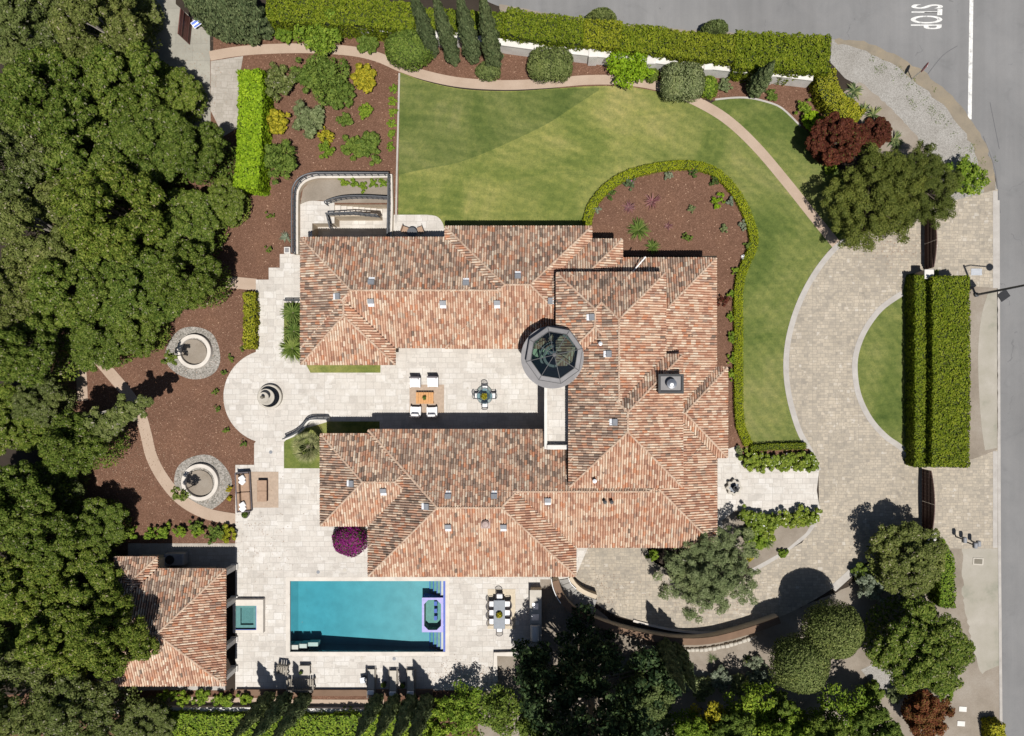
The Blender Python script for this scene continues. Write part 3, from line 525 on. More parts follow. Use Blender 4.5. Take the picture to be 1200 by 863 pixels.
# roof vents: low hoods with a bright flange on the down-slope side
def slope_dir(x, y):
    e = .05; gx, gy = roof_z(x + e, y) - roof_z(x - e, y), roof_z(x, y + e) - roof_z(x, y - e); return math.atan2(-gy, -gx)
for vx, vy in ((435, 331), (396, 347.5), (434.5, 353), (519, 355), (546, 332), (582.5, 355), (644.5, 353), (607, 324), (694, 372), (714, 415), (721, 495), (412, 567), (449, 575), (500, 594), (525, 582), (579, 582), (525, 617), (590, 617), (642, 586)):
    x, y = W(vx, vy, 4.1); 
    for _ in range(3): x, y = W(vx, vy, roof_z(x, y) + .15)
    z = roof_z(x, y); dn = slope_dir(x, y); mt = Matrix.Translation((x, y, z)) @ Matrix.Rotation(dn, 4, 'Z') @ Matrix.Rotation(math.atan(PITCH), 4, 'Y')
    o = MB().box(-.10, -.21, .04, .36, .21, .12, 0, mt).build('roof_vent', 'zinc_white', house); MB().box(-.22, -.22, .121, .12, .22, .26, 0, mt).build('vent_hood', 'grey_paint', o)
for vx, vy in ((702, 404), (696, 562), (709, 589), (717, 589)):
    x, y = W(vx, vy, 4.6); z = roof_z(x, y); MB().lathe([(.10, -.1), (.10, .42), (.14, .43), (.14, .5), (0, .52)], 12, (x, y, z)).build('vent_pipe', 'black_metal' if vy > 570 else 'zinc', house)
x, y = W(569, 614, 4.4); z = roof_z(x, y); MB().box(x - .33, y - .33, z - .12, x + .33, y + .33, z + .16).lathe([(.26, .16), (.28, .34), (.2, .46), (0, .5)], 16, (x, y, z)).build('roof_turbine', 'pink_steel', house)
a, b = W3(741, 319, 4.2), W3(756, 302, 3.6); MB().tube([(a[0], a[1], roof_z(*a[:2]) + .1), (b[0], b[1], 3.9)], .05, 6).build('antenna_mast', 'sign_white', house)
# chimney
x, y = W(787, 450, 6.2); cw, cd = .86, .66; z = 6.0
cp = MB().box(x - cw + .06, y - cd + .06, 3.2, x + cw - .06, y + cd - .06, z - .25).build('chimney', 'stucco', house)
m = MB()
for b in ((x - cw, y - cd, x + cw, y - cd + .16), (x - cw, y + cd - .16, x + cw, y + cd), (x - cw, y - cd + .16, x - cw + .16, y + cd - .16), (x + cw - .16, y - cd + .16, x + cw, y + cd - .16)): m.box(b[0], b[1], z - .26, b[2], b[3], z + .02)
m.build('chimney_cap', 'black_metal', cp); MB().box(x - cw + .16, y - cd + .16, z - .3, x + cw - .16, y + cd - .16, z - .14).build('chimney_plate', 'lead', cp); MB().lathe([(.29, -.2), (.29, .22), (.35, .24), (.33, .3), (.12, .38), (0, .4)], 24, (x, y, z)).build('flue_cap', 'steel', cp)
# stair tower with glass lantern
TZ = 5.25; tx, ty = W(649.5, 416.8, TZ); t0 = R(13)
octa = lambda r, z, k=8: [(tx + r * math.cos(t0 + 2 * math.pi * i / k), ty + r * math.sin(t0 + 2 * math.pi * i / k), z) for i in range(k)]
m = MB(); m.lathe([(2.05, 0), (2.05, TZ - .14), (2.16, TZ - .12), (2.16, TZ + .02), (2.12, TZ + .03), (1.62, TZ + .035)], 64, (tx - .13, ty - .12, 0)); tw = m.build('stair_tower', 'lead', house)
m = MB(); a, b, c, d = octa(1.98, TZ - .1), octa(1.98, TZ + .62), octa(1.64, TZ + .76), octa(1.62, TZ - .1)
for q, w in ((a, b), (b, c)): m.add(q + w, [(i, (i + 1) % 8, 8 + (i + 1) % 8, 8 + i) for i in range(8)])
m.build('lantern_kerb', 'lead', tw)
ap = (tx, ty, TZ + 1.35); m = MB()
for r_, z_ in ((1.98, TZ + .64), (1.64, TZ + .78)):
    q = octa(r_, z_)
    for i in range(8): m.tube([q[i], q[(i + 1) % 8]], .022, 5)
q = octa(1.98, TZ + .64)
for i in range(8): m.tube([q[i], octa(1.64, TZ + .78)[i], ap], .024, 5)
m.lathe([(.13, -.05), (.13, .06), (0, .12)], 12, ap); m.build('lantern_frame', 'seal', tw)
MB().add(octa(1.63, TZ + .765) + [ap], [(i, (i + 1) % 8, 8) for i in range(8)]).build('lantern_glass', 'dome_glass', tw)
m = MB(); m.lathe([(1.58, TZ - 3.2), (1.58, TZ + .74)], 48, (tx, ty, 0)); o = m.build('tower_lining', 'interior_green', tw); o.data.flip_normals()
MB().lathe([(.6, TZ - 3.2), (1.58, TZ - 3.2)], 48, (tx, ty, 0)).lathe([(0, TZ - 3.6), (.6, TZ - 3.6)], 48, (tx, ty, 0), 1).build('tower_floor', ['interior_green', 'slate_top'], tw)
m = MB()
for k in range(16):
    for zz in (TZ - .35,): m.tube([(tx + 1.54 * math.cos(k * math.pi / 8), ty + 1.54 * math.sin(k * math.pi / 8), TZ - 2.4), (tx + 1.54 * math.cos(k * math.pi / 8), ty + 1.54 * math.sin(k * math.pi / 8), TZ + .4)], .03, 5)
m.lathe([(.62, TZ - 1.5), (.80, TZ - 1.5), (.80, TZ - 1.35), (.62, TZ - 1.35)], 32, (tx, ty, 0), closed=True).lathe([(.9, TZ - 2.0), (1.05, TZ - 2.0), (1.05, TZ - 1.85), (.9, TZ - 1.85)], 32, (tx, ty, 0), closed=True); m.build('stair_rail', 'lead', tw)
# balcony between tower and south wing
(bx0, by1), (bx1, by0) = W(638, 452, 3.6), W(667.5, 526, 3.6)
m = MB(); m.box(bx0, by0, .03, bx1 + .7, by1 + .6, 3.48); bal = m.build('balcony', 'stucco', house)
m = MB(); m.box(bx0 - .004, by0 - .004, 3.47, bx0 + .2, by1 + .6, 3.9).box(bx0 + .2, by0 - .004, 3.47, bx1 + .7, by0 + .3, 4.15); m.build('balcony_parapet', 'white_plaster', bal)
MB().box(bx0 + .205, by0 + .305, 3.482, bx1 + .7, by1 + .6, 3.50).build('balcony_floor', 'travertine', bal)
# ------------------------------------------------------------------ pool house
ph = thing('pool_house', 'small tiled pool house half hidden under the oaks beside the spa', 'pool house', (0, 0, 0))
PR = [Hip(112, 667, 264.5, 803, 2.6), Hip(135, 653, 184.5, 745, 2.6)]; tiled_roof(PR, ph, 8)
r = PR[0]; MB().box(r.x0 + .5, r.y0 + .45, 0, r.x1 - 1.9, r.y1 - .5, 2.55).box(PR[1].x0 + .5, r.y1 - 1.5, 0, PR[1].x1 - .4, PR[1].y1 - .45, 2.54).build('wall', 'stucco', ph)
for py in (664, 701.5, 749, 783):
    x, y = W(275.5, py); MB().box(x - .2, y - .17, 0, x + .2, y + .17, 2.56).box(x - .26, y - .22, 0, x + .26, y + .22, .22).build('porch_post', 'white_plaster', ph)
x, y = W(275.5, 722); MB().box(x - .16, r.y0 + .5, 2.30, x + .16, r.y1 - .42, 2.57).build('porch_beam', 'stucco', ph)
for i, (py, w) in enumerate(((690, 1.8), (735, 2.2), (770, 1.4))):
    yy = W(0, py)[1]; f = MB().box(r.x1 - 1.9, yy - w / 2, .05, r.x1 - 1.84, yy + w / 2, 2.15).build('door', 'dark_wood', ph); MB().box(r.x1 - 1.86, yy - w / 2 + .12, .25, r.x1 - 1.82, yy + w / 2 - .12, 2.02).build('pane', 'window_glass', f)
# ------------------------------------------------------------------ swimming pool
T0 = .026
pool = thing('swimming_pool', 'long rectangular turquoise swimming pool set in the pale stone terrace', 'pool', (0, 0, 0))
(X0, Y1), (X1, Y0) = W(340, 681), W(522, 764); WL = -.10
dz = lambda x: -1.75 + .65 * min(1, max(0, (x - X0 - 2) / 7))
m = MB(); xs = [X0, X0 + 2, X0 + 4.5, X0 + 9, X1]
for a, b in zip(xs, xs[1:]):
    za, zb = dz(a), dz(b); m.add([(a, Y0, za), (b, Y0, zb), (b, Y1, zb), (a, Y1, za)], [(0, 1, 2, 3)]); m.add([(a, Y0, za), (b, Y0, zb), (b, Y0, 0), (a, Y0, 0)], [(3, 2, 1, 0)]); m.add([(a, Y1, za), (b, Y1, zb), (b, Y1, 0), (a, Y1, 0)], [(0, 1, 2, 3)])
m.add([(X0, Y0, dz(X0)), (X0, Y1, dz(X0)), (X0, Y1, 0), (X0, Y0, 0)], [(0, 1, 2, 3)]); m.add([(X1, Y0, dz(X1)), (X1, Y1, dz(X1)), (X1, Y1, 0), (X1, Y0, 0)], [(3, 2, 1, 0)])
m.build('basin', 'pool_plaster', pool)
e = .004; MB().box(X0 + e, Y0 + e, -2.2, X1 - e, Y1 - e, WL).build('water_surface', 'pool_water', pool)
m = MB(); w = .13
for b in ((X1 - .17, Y0, X1, Y1),): m.box(b[0] + .002, b[1] + .002, -.28, b[2] - .002, b[3] - .002, .01)
m.build('tile_band', 'blue_tile', pool)
m = MB()
for k in range(4):
    xa = W(501 + 4.9 * k, 0)[0]; zt = -1.0 + .25 * k
    for ya, yb in ((Y0 + .06, W(0, 742)[1]), (W(0, 699)[1], Y1 - .06)):
        m2 = MB().box(xa, ya, -1.25, X1 - .18, yb, zt, 0).box(xa - .02, ya + .01, zt - .07, xa + .05, yb - .01, zt + .012, 1); m2.build('step', ['shelf_plaster' if k < 3 else 'pale_stone', 'blue_tile'], pool)
(ax, ay), (bx, by) = W(494.5, 741), W(519.5, 700.5); cx, cy = (ax + bx) / 2, (ay + by) / 2
oc = lambda k, c: [(ax + k + c, ay + k), (bx - k - c, ay + k), (bx - k, ay + k + c), (bx - k, by - k - c), (bx - k - c, by - k), (ax + k + c, by - k), (ax + k, by - k - c), (ax + k, ay + k + c)]
m = MB(); o_, i_ = oc(0, .001), oc(.17, .32); zt = .03
m.add([(x, y, zt) for x, y in o_] + [(x, y, zt) for x, y in i_], [(j, (j + 1) % 8, 8 + (j + 1) % 8, 8 + j) for j in range(8)]); m.add([(x, y, -1.3) for x, y in o_] + [(x, y, zt) for x, y in o_], [(j, (j + 1) % 8, 8 + (j + 1) % 8, 8 + j) for j in range(8)], 1)
m.add([(x, y, -.75) for x, y in i_] + [(x, y, zt) for x, y in i_], [((j + 1) % 8, j, 8 + j, 8 + (j + 1) % 8) for j in range(8)], 2); sh = m.build('tiled_seat_basin', ['lilac_tile', 'blue_tile', 'shelf_plaster'], pool)
MB().add([(x, y, -.75) for x, y in i_], [tuple(range(8))]).build('basin_floor', 'shelf_plaster', sh)
for k in range(3):
    yy = W(0, 709 + 8.6 * k)[1]; xx = W(509.5, 0)[0]; MB().box(xx - .1, yy - .16, -.75, xx + .12, yy + .16, -.28).build('seat_block', 'blue_tile', sh)
for k, (x0, x1, y0, y1) in enumerate(((340.6, 348, 757.5, 763.5), (349, 357.5, 757, 762.5), (358.5, 370, 756, 760.5))):
    (a, d), (b, c) = W(x0, y0), W(x1, y1); MB().box(a, c, -1.1, b, d, -.22 - .14 * k).build('step', 'pale_stone', pool)
m = MB()
for b in ((X0 - .30, Y1, X1 + .3, Y1 + .3), (X0 - .3, Y0 - .3, X1 + .3, Y0), (X0 - .3, Y0, X0, Y1), (X1, Y0, X1 + .3, Y1)): m.box(b[0], b[1], T0 - .03, b[2], b[3], T0 + .012)
m.build('coping', 'pale_stone', pool)
# ------------------------------------------------------------------ raised spa
spa = thing('spa_tub', 'small raised square spa of dark green water beside the pool house porch', 'spa', (0, 0, 0))
(ax, ay), (bx, by) = W(273, 742, .4), W(308.5, 703, .4); k = .0
(ix, iy), (jx, jy) = W(276, 738.5, .4), W(300.5, 710, .4)
m = MB()
for b in ((ax, ay, bx, iy), (ax, jy, bx, by), (ax, iy, ix, jy), (jx, iy, bx, jy)): m.box(b[0], b[1], .02, b[2], b[3], .42)
m.build('spa_wall', 'pale_stone', spa)
m = MB(); m.box(ix + .002, iy + .002, -.0, jx - .002, jy - .002, .03); 
for b in ((ix, iy, jx, iy + .32), (ix, jy - .22, jx, jy), (ix, iy + .32, ix + .3, jy - .22), (jx - .3, iy + .32, jx, jy - .22)): m.box(b[0] + .003, b[1] + .003, .03, b[2] - .003, b[3] - .003, .22)
m.build('spa_bench', 'spa_plaster', spa); MB().box(ix + .005, iy + .005, .031, jx - .005, jy - .005, .36).build('spa_water', 'spa_water', spa)
m = MB()
for b in ((ix, iy, jx, iy + .04), (jx - .04, iy + .04, jx, jy)): m.box(b[0] + .004, b[1] + .004, .3, b[2] - .004, b[3], .41)
m.build('tile_band', 'blue_tile', spa)
# ------------------------------------------------------------------ sunken court by the north wing
ct = thing('sunken_court', 'sunken stone stair court with iron railings against the north wing', 'stair court', (0, 0, 0))
(cx0, cy1), (cx1, cy0) = W(392, 240), W(456, 290); ZB = -1.3
sheet('court_floor', pit_h, ZB, 'travertine').parent = ct; del bpy.data.objects['court_floor']['kind']
m = MB()
for a, b in zip(pit_h, pit_h[1:] + pit_h[:1]): m.add([(*a, ZB), (*b, ZB), (*b, .03), (*a, .03)], [(0, 1, 2, 3)])
m.build('retaining_wall', 'stucco', ct)
ys0, ys1 = W(0, 251)[1], W(0, 240.5)[1]
for k in range(8):
    xa = cx0 + .42 * k; MB().box(xa, ys0, ZB + .001, xa + .425, ys1, .03 - .15 * k - .15).build('step', 'pale_stone', ct)
m = MB(); xe = cx0 + .42 * 8; m.box(cx0 - .3, ys0 - .22, ZB, xe, ys0 - .003, .25); m.build('stair_wall', 'stucco', ct)
def railing(pts, h, z, parent, post=1.0, mat='grey_iron', r=.035, name='railing'):
    P = [Vector((*p, z)) for p in pts]; m = MB(); up = Vector((0, 0, h)); m.tube([p + up for p in P], r, 6).tube([p + up * .55 for p in P], r * .6, 5).tube([p + up * .15 for p in P], r * .6, 5)
    acc = 0; last = P[0]; m.tube([P[0], P[0] + up], r * .8, 5)
    for a, b in zip(P, P[1:]):
        L = (b - a).length; t = post - acc
        while t < L: q = a.lerp(b, t / L); m.tube([q, q + up], r * .7, 5); t += post
        acc = (acc + L) % post
    m.tube([P[-1], P[-1] + up], r * .8, 5); return m.build(name, mat, parent)
wl = px(smooth([(346.5, 298), (346.5, 235), (349, 220), (357, 211), (370, 206.5), (385, 206), (420, 206)], 5) + [(457.5, 206)] + [(457.5, 240), (456.5, 282)], .5)
w1 = thing('court_wall', 'low stucco garden wall with grey iron railing curving round the sunken court', 'garden wall', (0, 0, 0))
MB().prism(ribbon(wl, .34), 0, .45, 0, True, 1).build('wall_body', ['stucco', 'pale_stone'], w1); railing(wl, .85, .45, w1, .5, r=.06)
railing(px([(383, 240)] + smooth([(383, 238), (400, 233), (425, 231.5), (456, 233)], 4), .4), .9, .02, ct, .4, r=.055); railing(px([(384, 252), (415, 251), (444, 254)], .6), .9, .25, ct, .4, r=.055); railing(px([(384, 252), (388, 268)], .6), .9, .02, ct, .4, r=.055)
MB().box(W(408, 0)[0], cy0 - .0, ZB + .01, W(424, 0)[0], cy0 + .06, ZB + 1.25).build('door', 'dark_wood', ct)
# ------------------------------------------------------------------ garden walls
def wall_run(name, label, pts, h, w, mat, capmat, pier=None, cat='garden wall'):
    t = thing(name, label, cat, (0, 0, 0)); P = px(pts, h); MB().prism(ribbon(P, w), 0, h - .1).build('wall_body', mat, t); MB().prism(ribbon(P, w + .12), h - .1, h).build('wall_cap', capmat, t)
    for a in pier or ():
        x, y = W(*a, h); MB().rbox(x, y, w + .3, w + .3, 0, h + .08, 0, 0, .03).build('pier', capmat, t)
    return t
wall_run('garden_wall', 'white plastered garden wall with square piers below the street hedge', smooth([(316, 18), (345, 20), (390, 26), (425, 30), (462, 35), (510, 40), (560, 45), (592, 50), (630, 55), (692, 62), (740, 67), (790, 73), (827, 77), (875, 82), (918, 87), (953, 91)], 3), 1.45, .36, 'white_plaster', 'white_plaster', [(352, 21), (425, 30), (510, 40), (631, 55), (695, 62), (763, 70), (830, 77), (905, 85)])
cwall = smooth([(651, 681), (655, 694), (664, 709), (679, 721), (697, 729), (725, 739), (760, 747), (795, 752), (832, 751), (870, 742), (895, 734), (914, 727)], 4)
t = thing('curved_wall', 'tall curving retaining wall with brown cap along the lower driveway', 'retaining wall', (0, 0, 0)); P = px(cwall, 1.15)
MB().prism(ribbon(P, .42), 0, 1.05).build('wall_body', 'stucco', t); MB().prism(ribbon(P, .50), 1.05, 1.15).build('wall_cap', 'brown_cap', t); railing(px(smooth([(646, 679), (648, 689), (652, 699), (657, 707)], 3), 1.3), .1, 1.2, t, .5, 'sign_white', .03, 'handrail')
t = thing('stair_wall', 'short curved stucco wall with white handrail beside the driveway steps', 'garden wall', (0, 0, 0)); P = px(smooth([(668, 677), (674, 686), (684, 694), (699, 700)], 4), .9)
MB().prism(ribbon(P, .26), 0, .8).build('wall_body', 'stucco', t); MB().prism(ribbon(P, .32), .8, .9).build('wall_cap', 'stucco', t); railing(px(smooth([(666, 677), (669, 684), (675, 690)], 3), 1.0), .1, .95, t, .5, 'sign_white', .03, 'handrail')
t = thing('stone_steps', 'curving flight of grey stone steps down from driveway to pool terrace', 'steps', (0, 0, 0)); A, B = smooth([(653, 680), (658, 695), (668, 706), (680, 714), (693, 718)], 2), smooth([(666, 678), (672, 687), (680, 693), (690, 698), (699, 701)], 2)
for k in range(8): MB().prism(px([A[k], A[k + 1], B[k + 1], B[k]]), .02, .12 + .055 * k).build('step', 'grey_plaster', t)
t = thing('stone_edging', 'dry laid whitish boulder edging behind the brown capped curved wall', 'edging', (0, 0, 0)); P = px(smooth([(752, 758), (775, 761), (800, 763), (830, 762), (860, 756), (888, 747)], 6), .3); rs = random.Random(3)
for i in range(0, len(P) - 1):
    a, b = Vector((*P[i], 0)), Vector((*P[i + 1], 0)); c = (a + b) / 2; d = b - a; MB().rbox(c.x, c.y, d.length * .96, rs.uniform(.20, .30), .0, rs.uniform(.18, .3), math.atan2(d.y, d.x) + rs.uniform(-.1, .1), 0, .05).build('boulder', 'stone', t)
wall_run('patio_wall', 'low brown wall between pool terrace and the lower hedge', [(276, 812), (400, 812.5), (507, 812)], .30, .34, 'brown_cap', 'brown_cap')
wall_run('lower_wall', 'thin white wall glimpsed below the pool house shrubs', [(128, 834), (180, 832), (290, 832), (420, 834), (445, 834)], .5, .22, 'white_plaster', 'white_plaster')
wall_run('dining_wall', 'low pale wall closing the dining terrace at the dark tree', [(580.5, 800), (580.5, 767), (612, 767)], .35, .24, 'pale_stone', 'pale_stone')
wall_run('planter_wall', 'dark curved planter wall under the silver olive at the garage', smooth([(755, 641), (758, 652), (765, 661), (776, 668), (786, 673)], 4), .45, .25, 'stucco', 'dark_stone')
t = thing('planter_wall', 'curved white capped wall with iron rail round the fan palm', 'garden wall', (0, 0, 0)); P = px(smooth([(334, 514), (345, 509), (354, 502), (360, 494), (368, 491), (385, 491)], 4), .4); MB().prism(ribbon(P, .26), 0, .42).build('wall_body', 'white_plaster', t); railing(P, .5, .42, t, .5, r=.045)
for x0, x1, y, lb in ((434, 354.5, 352, 'short dark rail at the corner of the palm strip'),): 
    t = thing('railing', lb, 'railing', (0, 0, 0)); railing(px([(333, 352), (353, 352)], .5), .6, .026, t, .6, r=.05, name='rail')
# round planters
for (x, y), r0, lb in (((227, 412), 20, 'round white stone planter ring nearest the oak grove'), ((234, 565.5), 21.5, 'round white stone planter ring beside the curved tan path')):
    cx, cy = W(x, y, .35); r = r0 * S; o = MB().lathe([(r, 0), (r, .36), (r - .02, .38), (r - .26, .38), (r - .28, .36), (r - .28, .05)], 56, (cx, cy, 0)).build('planter_ring', 'pale_stone'); tag(o, lb, 'planter', 'round stone planters')
# ------------------------------------------------------------------ fountains
t = thing('tiered_fountain', 'tiered round grey stone fountain in the circular terrace', 'fountain', (*W(318, 465), T0))
MB().lathe([(.90, 0), (.92, .36), (.86, .40), (.78, .40), (.76, .2), (0, .18)], 48).build('basin', 'stone', t); MB().lathe([(.2, .18), (.16, .6), (.22, .75), (.62, .95), (.60, 1.0), (.50, .98), (.2, .86), (0, .85)], 40).build('middle_bowl', 'stone', t); MB().lathe([(.12, .85), (.10, 1.25), (.14, 1.3), (.38, 1.42), (.36, 1.47), (.28, 1.45), (0, 1.38)], 32).build('upper_bowl', 'stone', t); MB().lathe([(.1, 1.38), (.06, 1.6), (.13, 1.72), (.1, 1.85), (0, 1.92)], 20).build('finial', 'dark_stone', t)
MB().lathe([(0, .28), (.755, .28)], 40).build('water', 'spa_water', t)
t = thing('quatrefoil_fountain', 'dark lobed quatrefoil fountain on the white entry terrace', 'fountain', (*W(859, 571), .022))
lob = [((.56 + .07 * math.cos(8 * a)) * math.cos(a) , (.56 + .07 * math.cos(8 * a)) * math.sin(a)) for a in np.linspace(0, 2 * math.pi, 73)[:-1]]; sc = lambda k: [(x * k, y * k) for x, y in lob]
m = MB(); n_ = len(lob); rg = lambda k, z: [(x, y, z) for x, y in sc(k)]; q = rg(1, 0) + rg(1, .4) + rg(.66, .42) + rg(.62, .2); m.add(q, [(l * n_ + i, l * n_ + (i + 1) % n_, (l + 1) * n_ + (i + 1) % n_, (l + 1) * n_ + i) for l in range(3) for i in range(n_)]); m.build('basin', 'stone', t); MB().prism(sc(.63), .0, .26).build('water', 'slate_top', t); MB().lathe([(.17, .2), (.14, .7), (.24, .85), (.22, .9), (.08, .88), (.1, 1.1), (0, 1.15)], 20).build('pedestal', 'black_metal', t)
# ------------------------------------------------------------------ gates, piers, street furniture
def gate(label, x, y0, y1, h0, h1):
    (bx, b1), (_, b0) = W(x, y0), W(x, y1); g = thing('driveway_gate', label, 'gate', (bx, (b0 + b1) / 2, 0), 0, 'brown board driveway gates'); Lh = (b1 - b0) / 2; top = lambda v: h0 + (h1 - h0) * (1 - (abs(v) / Lh) ** 2)
    for sgn in (-1, 1):
        m = MB(); np_ = 9
        for k in range(np_):
            a, b = sgn * (.015 + (Lh - .02) * k / np_), sgn * (.015 + (Lh - .02) * (k + .94) / np_); lo, hi = min(a, b), max(a, b)
            vs = [(sx, yy, zz) for sx in (-.03, .03) for yy, zz in ((lo, .08), (hi, .08), (hi, top(hi)), (lo, top(lo)))]; m.add(vs, [(3, 2, 1, 0), (4, 5, 6, 7), (0, 1, 5, 4), (1, 2, 6, 5), (2, 3, 7, 6), (3, 0, 4, 7)])
        lf = m.build('gate_leaf', 'dark_wood', g); m = MB()
        for z in (.25, .75, 1.2): m.box(-.075, min(sgn * .03, sgn * (Lh - .03)), z, -.032, max(sgn * .03, sgn * (Lh - .03)), z + .1)
        m.build('gate_rail', 'dark_wood', lf)
    return g
gate('brown board driveway gate half covered by the dark conifer', 1083, 256, 317, 1.35, 1.75); gate('open to view brown arched driveway gate below the twin hedges', 1080, 549, 625, 1.35, 1.85)
def pier(label, x, y, h, w=.75):
    t = thing('gate_pier', label, 'gate pier', (*W(x, y), 0), 0, 'square plastered gate piers'); MB().rbox(0, 0, w, w, 0, h - .12, 0, 0, .02).build('shaft', 'stucco', t); MB().rbox(0, 0, w + .1, w + .1, h - .12, h, 0, 0, .03).build('cap', 'white_plaster', t); return t
pier('pale square gate pier beside the lime hedge and mailbox posts', 1075, 624, 2.0); pier('square gate pier at the end of the twin clipped hedges', 1076, 325, 1.6, .6)
(x, y), (x2, y2) = W(225.5, 24), W(222.5, 53); L = math.hypot(x2 - x, y2 - y); g = thing('side_gate', 'reddish brown board gate standing at the grey service pad', 'gate', ((x + x2) / 2, (y + y2) / 2, 0), math.atan2(y2 - y, x2 - x))
for k in range(7): MB().box(-L / 2 + L * k / 7, -.03, .05, -L / 2 + L * (k + .95) / 7, .03, 1.75).build('plank', 'rust_brown', g)
MB().box(-L / 2, .031, .4, L / 2, .07, .5).box(-L / 2, .031, 1.3, L / 2, .07, 1.4).build('gate_rail', 'dark_wood', g)
t = thing('yard_sign', 'small blue and white sign staked beside the service pad', 'sign', (*W(234, 32), 0), R(35)); MB().box(-.02, -.02, 0, .02, .02, .5).build('stake', 'steel', t)
tl = Matrix.Translation((0, 0, .55)) @ Matrix.Rotation(R(28), 4, 'X'); MB().box(-.32, -.22, 0, .32, .22, .03, 0, tl).build('sign_plate', 'sign_white', t); MB().box(-.29, .03, .031, .29, .19, .035, 0, tl).box(-.29, -.19, .031, .29, -.06, .035, 0, tl).build('sign_panel', 'sign_blue', t)
# street lamp with arm to the street
lx, ly = W(1143, 346); t = thing('street_lamp', 'tall dark street lamp post with plate at the twin hedges', 'street lamp', (lx, ly, 0))
MB().lathe([(.16, 0), (.16, .25), (.09, .3), (.075, 6.3), (0, 6.34)], 12).build('pole', 'grey_iron', t); MB().tube([(0, 0, 6.1), (.5, .05, 6.28), (1.75, -.05, 6.2)], .045, 7).build('arm', 'grey_iron', t); MB().lathe([(0, -.2), (.22, -.16), (.28, 0), (.16, .12), (0, .16)], 16, (1.95, -.08, 6.2)).build('lamp_head', 'grey_iron', t); MB().rbox(.06, -.42, .75, .60, 3.25, 3.3, R(35)).build('plate', 'black_metal', t); MB().tube([(0, 0, 3.27), (.1, -.3, 3.27)], .03, 6).build('bracket', 'grey_iron', t)
sx_, sy_ = W(1068, 93); t = thing('stop_sign', 'red stop sign seen edge on at the road corner', 'road sign', (sx_, sy_, 0), R(148)); MB().lathe([(.035, 0), (.035, 2.3), (0, 2.31)], 8).build('post', 'steel', t)
oct8 = [(.40 * math.cos(R(22.5 + 45 * k)), .40 * math.sin(R(22.5 + 45 * k))) for k in range(8)]
mt = Matrix.Translation((.05, 0, 2.0)) @ Matrix.Rotation(R(90), 4, 'Y') @ Matrix.Rotation(R(90), 4, 'Z'); q = MB().prism(oct8, -.01, .01); q.v = [tuple(mt @ Vector(v)) for v in q.v]; q.build('sign_plate', 'sign_red', t)
cu = bpy.data.curves.new('sign_lettering', 'FONT'); cu.body = 'STOP'; cu.size = .27; cu.align_x = 'CENTER'; cu.align_y = 'CENTER'; cu.offset = .004; to = bpy.data.objects.new('sign_lettering', cu); COL.objects.link(to); bpy.context.view_layer.update()
me = bpy.data.meshes.new_from_object(to.evaluated_get(bpy.context.evaluated_depsgraph_get())); bpy.data.objects.remove(to); me.transform(Matrix.Translation((.063, 0, 2.0)) @ Matrix.Rotation(R(90), 4, 'Z') @ Matrix.Rotation(R(90), 4, 'X')); me.materials.append(M['sign_white']); o = bpy.data.objects.new('sign_lettering', me); COL.objects.link(o); o.parent = t
for (x, y), h, lb in (((1120, 629), 1.0, 'grey intercom post closest to the pale gate pier'), ((1129, 634), 1.35, 'dark mailbox post between the intercom and blue hydrant'), ((1138, 634), .8, 'short blue grey hydrant post at the apron edge')):
    t = thing('utility_post', lb, 'post', (*W(x, y), 0), 0, 'posts on the street apron'); MB().lathe([(.06, 0), (.05, h), (0, h + .01)], 8).build('stem', 'grey_iron', t); MB().rbox(0, 0, .26, .42, h, h + .3, 0, 0, .05).build('head', 'grey_paint', t)
for (x, y), w, d, lb, mt in (((1144, 319), 13, 8, 'grey steel access cover in the upper street apron', 'zinc'), ((1146, 658), 12.5, 8.5, 'pale framed utility cover in the roadside dirt', 'stone'), ((1128, 831), 9, 6, 'upper white stone slab lying in roadside dirt', 'white_plaster'), ((1126, 848), 9, 6, 'lower white stone slab lying in roadside dirt', 'white_plaster')):
    x, y = W(x, y); t = MB().rbox(x, y, w * S, d * S, .01, .05, R(-4) if w < 12.9 else 0, 0, .01).build('access_cover' if 'cover' in lb else 'stone_slab', mt); tag(t, lb, 'cover' if 'cover' in lb else 'slab')
    if 'framed' in lb: MB().rbox(x, y, w * S * .75, d * S * .68, .052, .06, R(-4)).build('lid', 'dark_stone', t)
for x, y, lb in ((548, 455, 'tiny dark drain between lounge rug and bistro table'), (317.5, 530, 'round drain beside the fan palm planter'), (373, 670.5, 'round skimmer lid north of the pool'), (462, 772, 'round skimmer lid south of the pool'), (404, 668, 'square drain near magenta bougainvillea'), (424, 771, 'square stone drain south of the pool')):
    X, Y = W(x, y); tag(MB().lathe([(.13 if y != 455 else .08, T0), (.13 if y != 455 else .08, T0 + .012), (0, T0 + .014)], 16, (X, Y, 0)).build('drain_cover', 'grey_paint' if 'round' in lb else 'stone'), lb, 'drain')
t = thing('condenser_unit', 'grey boxed air conditioner in shade behind the pool house', 'air conditioner', (*W(210, 653), .014)); MB().rbox(0, 0, 1.5, .9, 0, .85, 0, 0, .06).build('casing', 'grey_paint', t); MB().lathe([(.34, .85), (.34, .88), (.05, .88), (0, .9)], 20, (-.25, 0, 0)).build('fan_grille', 'black_metal', t)
t = thing('utility_box', 'small pale framed box at the foot of the court wall', 'box', (*W(337.5, 294), 0)); MB().rbox(0, 0, .46, .5, 0, .22, 0, 0, .02).build('frame', 'white_plaster', t); MB().rbox(0, 0, .3, .34, .221, .24).build('lid', 'lead', t)
